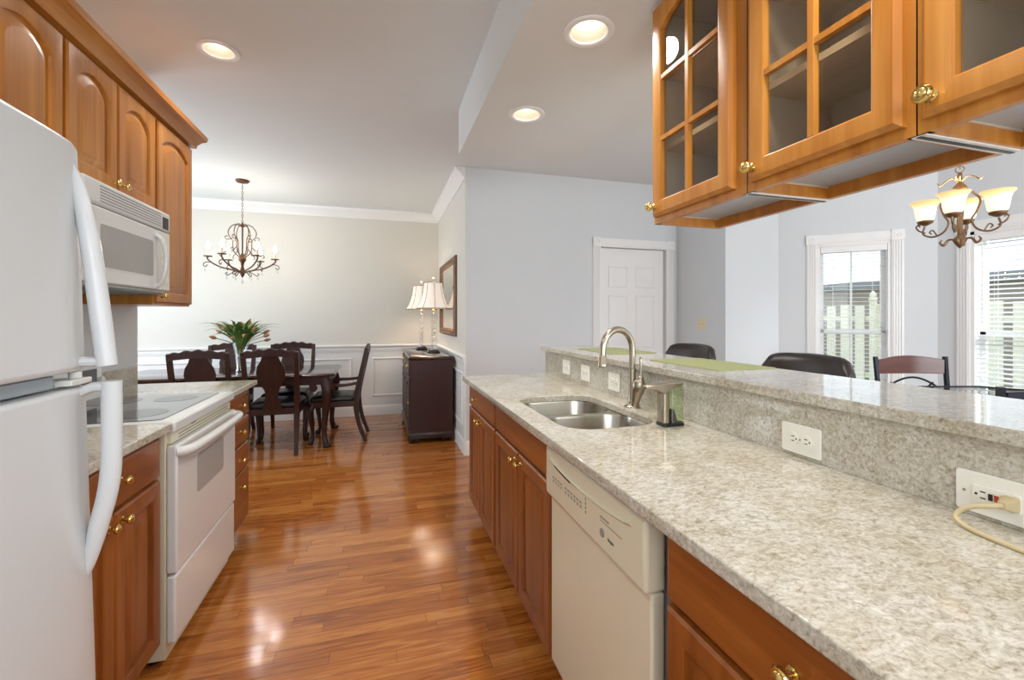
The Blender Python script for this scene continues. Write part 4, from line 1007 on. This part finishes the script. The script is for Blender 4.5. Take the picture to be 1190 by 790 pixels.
def dining_chair(label, loc, rz, arms=False):
    root = thing('dining_chair', label, 'chair', loc, rz, 'dark dining chairs around the table')
    q = MB(); q.loft([[(x * (1 + .10 * (y + .2)), y, z) for x, y in rrect(-.225 + i, .225 - i, -.20 + i, .235 - i, .03)] for i, z in ((.012, .43), (.004, .44), (.004, .465), (.02, .482), (.07, .492))]); link('seat', q, 'leather', root, 0, 60)
    q = MB(); q.loft([[(x * (1 + .10 * (y + .2)), y, z) for x, y in rrect(-.235, .235, -.225, .245, .02)] for z in (.375, .435)]); link('seat_frame', q, 'dark', root, .004)
    for s_ in (-1, 1):
        q = MB(); cabriole(q, (s_ * .215, .205, .41), (s_ * .6, 1, 0), .41, .72); link('leg', q, 'dark', root, 0, 60)
        q = MB(); q.tube(spline([(s_ * .224, -.325, .985), (s_ * .222, -.285, .80), (s_ * .215, -.225, .52), (s_ * .21, -.215, .38), (s_ * .212, -.25, .18), (s_ * .22, -.315, .0)], 5), lerp_list([.019, .02, .023, .024, .02, .017], 5), 4, up=(0, 1, 0)); link('leg', q, 'dark', root, .003)
    # crested top rail
    tr = MB(); loops = []
    for i in range(29):
        s_ = i / 28; x = -.24 + .48 * s_; e = abs(2 * s_ - 1)
        hi = .985 + .030 * math.cos(e * PI / 2) ** 1.2 + .007 * math.cos(e * PI * 5) * (1 if e < .95 else 0); lo = .935 + .008 * math.cos(e * PI)
        y = -.318 - .012 * (1 - e ** 2)
        loops.append([(x, y - .016, lo), (x, y + .016, lo), (x, y + .016, hi - .006), (x, y + .006, hi), (x, y - .010, hi), (x, y - .018, hi - .008)])
    tr.loft(loops); link('top_rail', tr, 'dark', root, 0, 40)
    # vase-shaped splat
    W = [(.42, .085), (.46, .078), (.52, .060), (.57, .052), (.62, .062), (.67, .092), (.73, .116), (.79, .124), (.85, .112), (.90, .082), (.95, .066)]
    sp_ = MB(); loops = []
    for z, hw in W:
        yb = -.222 - .10 * ((z - .42) / .55) ** 1.15
        loops.append([(-hw, yb - .008, z), (hw, yb - .008, z), (hw, yb + .008, z), (-hw, yb + .008, z)])
    sm = []
    for i in range(len(loops) - 1):
        for k_ in range(4):
            t_ = k_ / 4; t_ = t_
            sm.append([tuple(a_[j] + (b_[j] - a_[j]) * t_ for j in range(3)) for a_, b_ in zip(loops[i], loops[i + 1])])
    sm.append(loops[-1]); sp_.loft(sm); link('splat', sp_, 'dark', root)
    if arms:
        for s_ in (-1, 1):
            q = MB(); q.tube(spline([(s_ * .225, -.245, .62), (s_ * .245, -.12, .605), (s_ * .25, .02, .60), (s_ * .245, .08, .585), (s_ * .235, .07, .50), (s_ * .225, .05, .42)], 6), lerp_list([.014, .016, .019, .018, .014, .015], 6), 8); link('arm', q, 'dark', root, 0, 60)
    return root
dining_chair('dark carved dining chair with its back to the kitchen, nearest the drawers', (-.985, 4.915, 0), 0)
dining_chair('dark carved dining chair with its back to the kitchen, farther down the table', (-1.555, 4.90, 0), 0)
dining_chair('dark carved dining chair facing the kitchen, across the table and nearer the sideboard', (-1.0, 5.52, 0), PI)
dining_chair('dark carved dining chair facing the kitchen, mostly hidden behind the tulips', (-1.64, 5.52, 0), PI)
dining_chair('dark dining armchair at the table end beside the sideboard', (-.455, 5.15, 0), R(88), True)

# vase of tulips
VX0, VY0 = -1.385, 5.19
vs_ = thing('glass_vase', 'clear flared glass vase standing on the dining table', 'vase', (VX0, VY0, TBZ))
q = MB(); q.lathe([(.045, 0), (.047, .01), (.04, .03), (.045, .12), (.058, .22), (.078, .30), (.075, .30), (.055, .22), (.042, .12), (.036, .04), (0, .035)], seg=28, cap1=False); link('body', q, 'crystal', vs_, 0, 60)
random.seed(21)
for i in range(17):
    a = i * 2.39996 + random.uniform(-.2, .2); spread = .06 + .19 * math.sqrt(i / 16) + random.uniform(-.02, .02); hgt = .50 - .15 * (i / 16) + random.uniform(-.02, .02)
    tl = thing('tulip', 'peach tulip with green leaves in the glass vase', 'flower', (VX0, VY0, TBZ + .04), 0, 'tulips in the vase')
    ca, sa = math.cos(a), math.sin(a)
    tip = Vector((spread * ca, spread * sa, hgt - .06))
    st = [Vector((-.012 * ca, -.012 * sa, .0)), Vector((.02 * ca, .02 * sa, .20)), Vector((spread * .45 * ca, spread * .45 * sa, .20 + (hgt - .26) * .6)), tip]
    sp_ = spline(st, 6); q = MB(); q.tube(sp_, .004, 6); link('stem', q, 'stem', tl)
    d_ = (sp_[-1] - sp_[-3]).normalized()
    q = MB(); q.lathe([(.004, -.004), (.013, .006), (.018, .022), (.017, .038), (.010, .055), (.002, .068)], tip, d_, 10)
    link('bloom', q, 'bloom', tl, 0, 60)
    for k in range(6):
        b = a + random.uniform(-1.6, 1.6); L_ = random.uniform(.20, .34); o_ = Vector((math.cos(b), math.sin(b), 0)); base_ = Vector((.02 * ca, .02 * sa, .19))
        lean = random.uniform(.35, 1.25)
        pp = [base_, base_ + o_ * .25 * L_ * lean + Vector((0, 0, .45 * L_)), base_ + o_ * .7 * L_ * lean + Vector((0, 0, .82 * L_)), base_ + o_ * 1.1 * L_ * lean + Vector((0, 0, .98 * L_ - .05 * lean))]
        q = MB(); q.tube(spline(pp, 5), lerp_list([.006, .016, .013, .002], 5), 6, .15, o_ + Vector((0, 0, .01))); link('leaf', q, 'leaf', tl, 0, 60)

# sideboard
BX0, BX1, BY0, BY1, BZ = .275, .735, 4.64, 6.02, .90
sb = thing('sideboard', 'dark mahogany sideboard with brass-handled drawers against the wainscot', 'sideboard', (.5, 5.33, 0))
link('body', MB(sb).box(BX0 + .02, BX1, BY0 + .02, BY1 - .02, .09, .865), 'dark', sb)
q = MB(sb); q.loft([[(x, y, z) for x, y in rrect(BX0 + i, BX1, BY0 + i, BY1 - i, .012, 3)] for i, z in ((.012, .865), (.004, .872), (0, .882), (.004, .896), (.010, BZ))]); link('top', q, 'dark_top', sb)
q = MB(sb); q.loft([[(x, y, z) for x, y in rrect(BX0 + i, BX1, BY0 + i, BY1 - i, .008, 3)] for i, z in ((.0, .055), (0, .085), (.01, .095), (.015, .11))]); link('plinth', q, 'dark', sb)
for x in (BX0 + .06, BX1 - .06):
    for y in (BY0 + .06, BY1 - .06):
        q = MB(sb)
        for d_ in (-.035, 0, .035): q.lathe([(.012, 0), (.02, .012), (.02, .03), (.015, .058)], (x + d_, y, 0), seg=10)
        link('foot', q, 'dark', sb)
m_sb = lambda u, v, n: (BX0 + .02 - n, u, v)
n3 = (BY1 - BY0 - .06) / 3
for i in range(3):
    u0 = BY0 + .03 + i * n3 + .008; u1 = u0 + n3 - .016
    o = link('drawer', slab_front(MB(sb), m_sb, u0, u1, .70, .85, .016), 'dark', sb)
    h = MB(sb); uc = (u0 + u1) / 2
    h.tube([m_sb(uc - .04 + .08 * k / 8, .79 - .022 * math.sin(PI * k / 8), .016 + .016 * min(1, 4 * math.sin(PI * k / 8))) for k in range(9)], .004, 6)
    for du in (-.04, .04): h.lathe([(.011, 0), (.009, .006), (.004, .01)], m_sb(uc + du, .79, .015), (-1, 0, 0), 10)
    link('handle', h, 'brass', o)
    o = link('door', raised_door(MB(sb), m_sb, u0, u1, .13, .68, .016, .03, .06), 'dark', sb)
    h = MB(sb); h.lathe([(.009, 0), (.005, .008), (.011, .018), (0, .024)], m_sb(u0 + .03, .42, .016), (-1, 0, 0), 12); link('knob', h, 'brass', o)

# table lamps
def table_lamp(label, x, y):
    root = thing('table_lamp', label, 'lamp', (x, y, BZ), 0, 'lamps on the sideboard')
    q = MB(); q.prism(rrect(-.07, .07, -.07, .07, .006), XY(), 0, .014); q.prism(rrect(-.055, .055, -.055, .055, .006), XY(), .014, .03); link('base', q, 'blk', root, .003)
    q = MB(); q.prism(rrect(-.045, .045, -.045, .045, .004), XY(), .03, .05)
    prof = [(.018, .05)]
    for k in range(6): z = .055 + k * .068; prof += [(.016, z), (.026, z + .012), (.028, z + .035), (.022, z + .058), (.015, z + .066)]
    q.lathe(prof + [(.012, .47)], seg=8); link('crystal_column', q, 'crystal', root, 0, 20)
    q = MB(); q.lathe([(.012, .465), (.014, .47), (.014, .50), (.009, .505), (.006, .80)], seg=12); q.tube([(-.095, 0, .80), (.095, 0, .80)], .003, 5); q.tube([(0, -.095, .80), (0, .095, .80)], .003, 5); link('harp', q, 'brass', root)
    q = MB(); q.lathe([(.006, .80), (.016, .812), (.026, .825), (.024, .848), (.016, .86), (.026, .875), (.022, .89), (0, .895)], seg=14); link('finial', q, 'crystal', root)
    sh = MB(); prof = [(.19, .515), (.160, .56), (.132, .63), (.112, .71), (.100, .79), (.099, .812)]; loops = []
    for r_, z in prof + [(r_ - .004, z) for r_, z in prof[::-1]]:
        loops.append([((r_ + .004 * (1 if k % 6 == 0 else 0)) * math.cos(2 * PI * k / 48), (r_ + .004 * (1 if k % 6 == 0 else 0)) * math.sin(2 * PI * k / 48), z) for k in range(48)])
    sh.loft(loops, closed=True); shd = link('lamp_shade', sh, 'lampshade', root, 0, 60)
    pi_ = MB()
    for k in range(8):
        a = 2 * PI * k / 8; pi_.tube([((r_ + .005) * math.cos(a), (r_ + .005) * math.sin(a), z) for r_, z in prof], .0028, 5)
    for r_, z in (prof[0], prof[-1]): pi_.tube([((r_ + .004) * math.cos(2 * PI * k / 32), (r_ + .004) * math.sin(2 * PI * k / 32), z) for k in range(33)], .004, 5)
    link('shade_piping', pi_, 'piping', shd)
    q = MB(); q.lathe([(.008, 0), (.028, .03), (.028, .05), (0, .075)], (0, 0, .56), seg=14); link('bulb', q, 'bulb', root, 0, 60)
    lamp('lamp_glow', 'POINT', (0, 0, .70), LAMP_W, (1, .86, .68), root, .05)
table_lamp('crystal table lamp with cream bell shade, nearer on the sideboard', .595, 5.22)
table_lamp('crystal table lamp with cream bell shade, farther on the sideboard', .51, 5.80)

# mirror
mr = thing('wall_mirror', 'carved bronze-framed mirror above the sideboard', 'mirror', (XD, 5.2, 1.53))
m_mr = lambda u, v, n: (XD - n, u, v)
q = MB(mr); lp = lambda i, n: [m_mr(4.62 + i, 1.105 + i, n), m_mr(5.83 - i, 1.105 + i, n), m_mr(5.83 - i, 1.965 - i, n), m_mr(4.62 + i, 1.965 - i, n)]
q.loft([lp(0, 0), lp(0, .02), lp(.012, .032), (lp(.03, .026)), lp(.05, .034), lp(.07, .024), lp(.078, .012), lp(.078, 0)], closed=True); link('frame', q, 'frame', mr, 0, 25)
q = MB(mr); obox(q, m_mr, 4.69, 5.76, 1.175, 1.895, .004, .010); link('glass', q, 'mirror', mr)

# dining chandelier
DX, DY_ = -1.38, 5.23
ch2 = thing('chandelier', 'scrolled dark bronze candle chandelier above the dining table', 'chandelier', (DX, DY_, CZ), R(10), 'chandeliers')
q = MB(); q.lathe([(.065, 0), (.065, -.008), (.055, -.022), (.02, -.032)], seg=24); link('canopy', q, 'bronze', ch2, 0, 50)
q = MB(); chain(q, -.045, Z(2.30), .012, .03); link('chain', q, 'bronze', ch2)
q = MB(); q.lathe([(.004, Z(2.30)), (.012, Z(2.28)), (.016, Z(2.26)), (.008, Z(2.245)), (.007, Z(1.98)), (.02, Z(1.96)), (.034, Z(1.935)), (.034, Z(1.90)), (.018, Z(1.88)), (.012, Z(1.84)), (.022, Z(1.80)), (.026, Z(1.775)), (.016, Z(1.745)), (.008, Z(1.73)), (0, Z(1.72))], seg=18); link('stem', q, 'bronze', ch2, 0, 50)
for k in range(6):
    a = k * PI / 3; ca, sa = math.cos(a), math.sin(a); P = lambda r, z: (r * ca, r * sa, Z(z))
    q = MB(); q.tube(spline([P(.02, 1.775), P(.09, 1.80), P(.19, 1.825), P(.265, 1.865), (P(.305, 1.905)), P(.30, 1.925)], 6), .0075, 7)
    q.tube(spline([P(.27, 1.87), P(.31, 1.87), P(.335, 1.855), P(.335, 1.83), P(.315, 1.825), P(.305, 1.845)], 5), .0045, 6)
    q.tube(spline([P(.06, 1.79), P(.10, 1.765), P(.13, 1.745), P(.15, 1.76), P(.135, 1.775)], 5), .0045, 6)
    arm = link('arm', q, 'bronze', ch2, 0, 60)
    q = MB(); q.lathe([(.012, 0), (.038, .004), (.042, .010), (.038, .012), (.012, .012)], P(.30, 1.922), seg=20); link('drip_cup', q, 'bronze', arm)
    q = MB(); q.lathe([(.0115, 0), (.0115, .06), (.008, .062)], P(.30, 1.934), seg=14); link('candle', q, 'candle', arm)
    q = MB(); q.lathe([(.006, 0), (.015, .015), (.019, .032), (.013, .058), (.004, .08), (0, .086)], P(.30, 1.996), seg=14); link('bulb', q, 'bulb', arm, 0, 60)
    lamp('candle_glow', 'POINT', P(.30, 2.10), CAND_W, (1, .9, .76), ch2, .01)
    q = MB(); q.tube(spline([P(.012, 2.255), P(.05, 2.275), P(.095, 2.255), P(.125, 2.20), P(.118, 2.15), P(.09, 2.11), P(.085, 2.05), P(.075, 1.99), P(.03, 1.94)], 6), .005, 6)
    q.tube(spline([P(.10, 2.12), P(.14, 2.115), P(.155, 2.135), P(.14, 2.15), P(.13, 2.14)], 5), .004, 6)
    q.tube(spline([P(.085, 2.04), P(.14, 1.99), P(.19, 1.965), P(.20, 1.945), P(.185, 1.935)], 5), .004, 6)
    link('scroll', q, 'bronze', ch2, 0, 60)
    for r_, z in ((.325, 1.79), (.14, 2.085), (.14, 1.715)):
        q = MB(); q.lathe([(.001, .034), (.0035, .03), (.004, .024), (.001, .022), (.010, .006), (.007, -.006), (0, -.016)], P(r_, z), seg=8); link('crystal_drop', q, 'crystal', ch2, 0, 10)
q = MB(); q.lathe([(.001, .05), (.004, .044), (.001, .04), (.014, .016), (.010, 0), (0, -.014)], (0, 0, Z(1.67)), seg=8); link('crystal_drop', q, 'crystal', ch2, 0, 10)
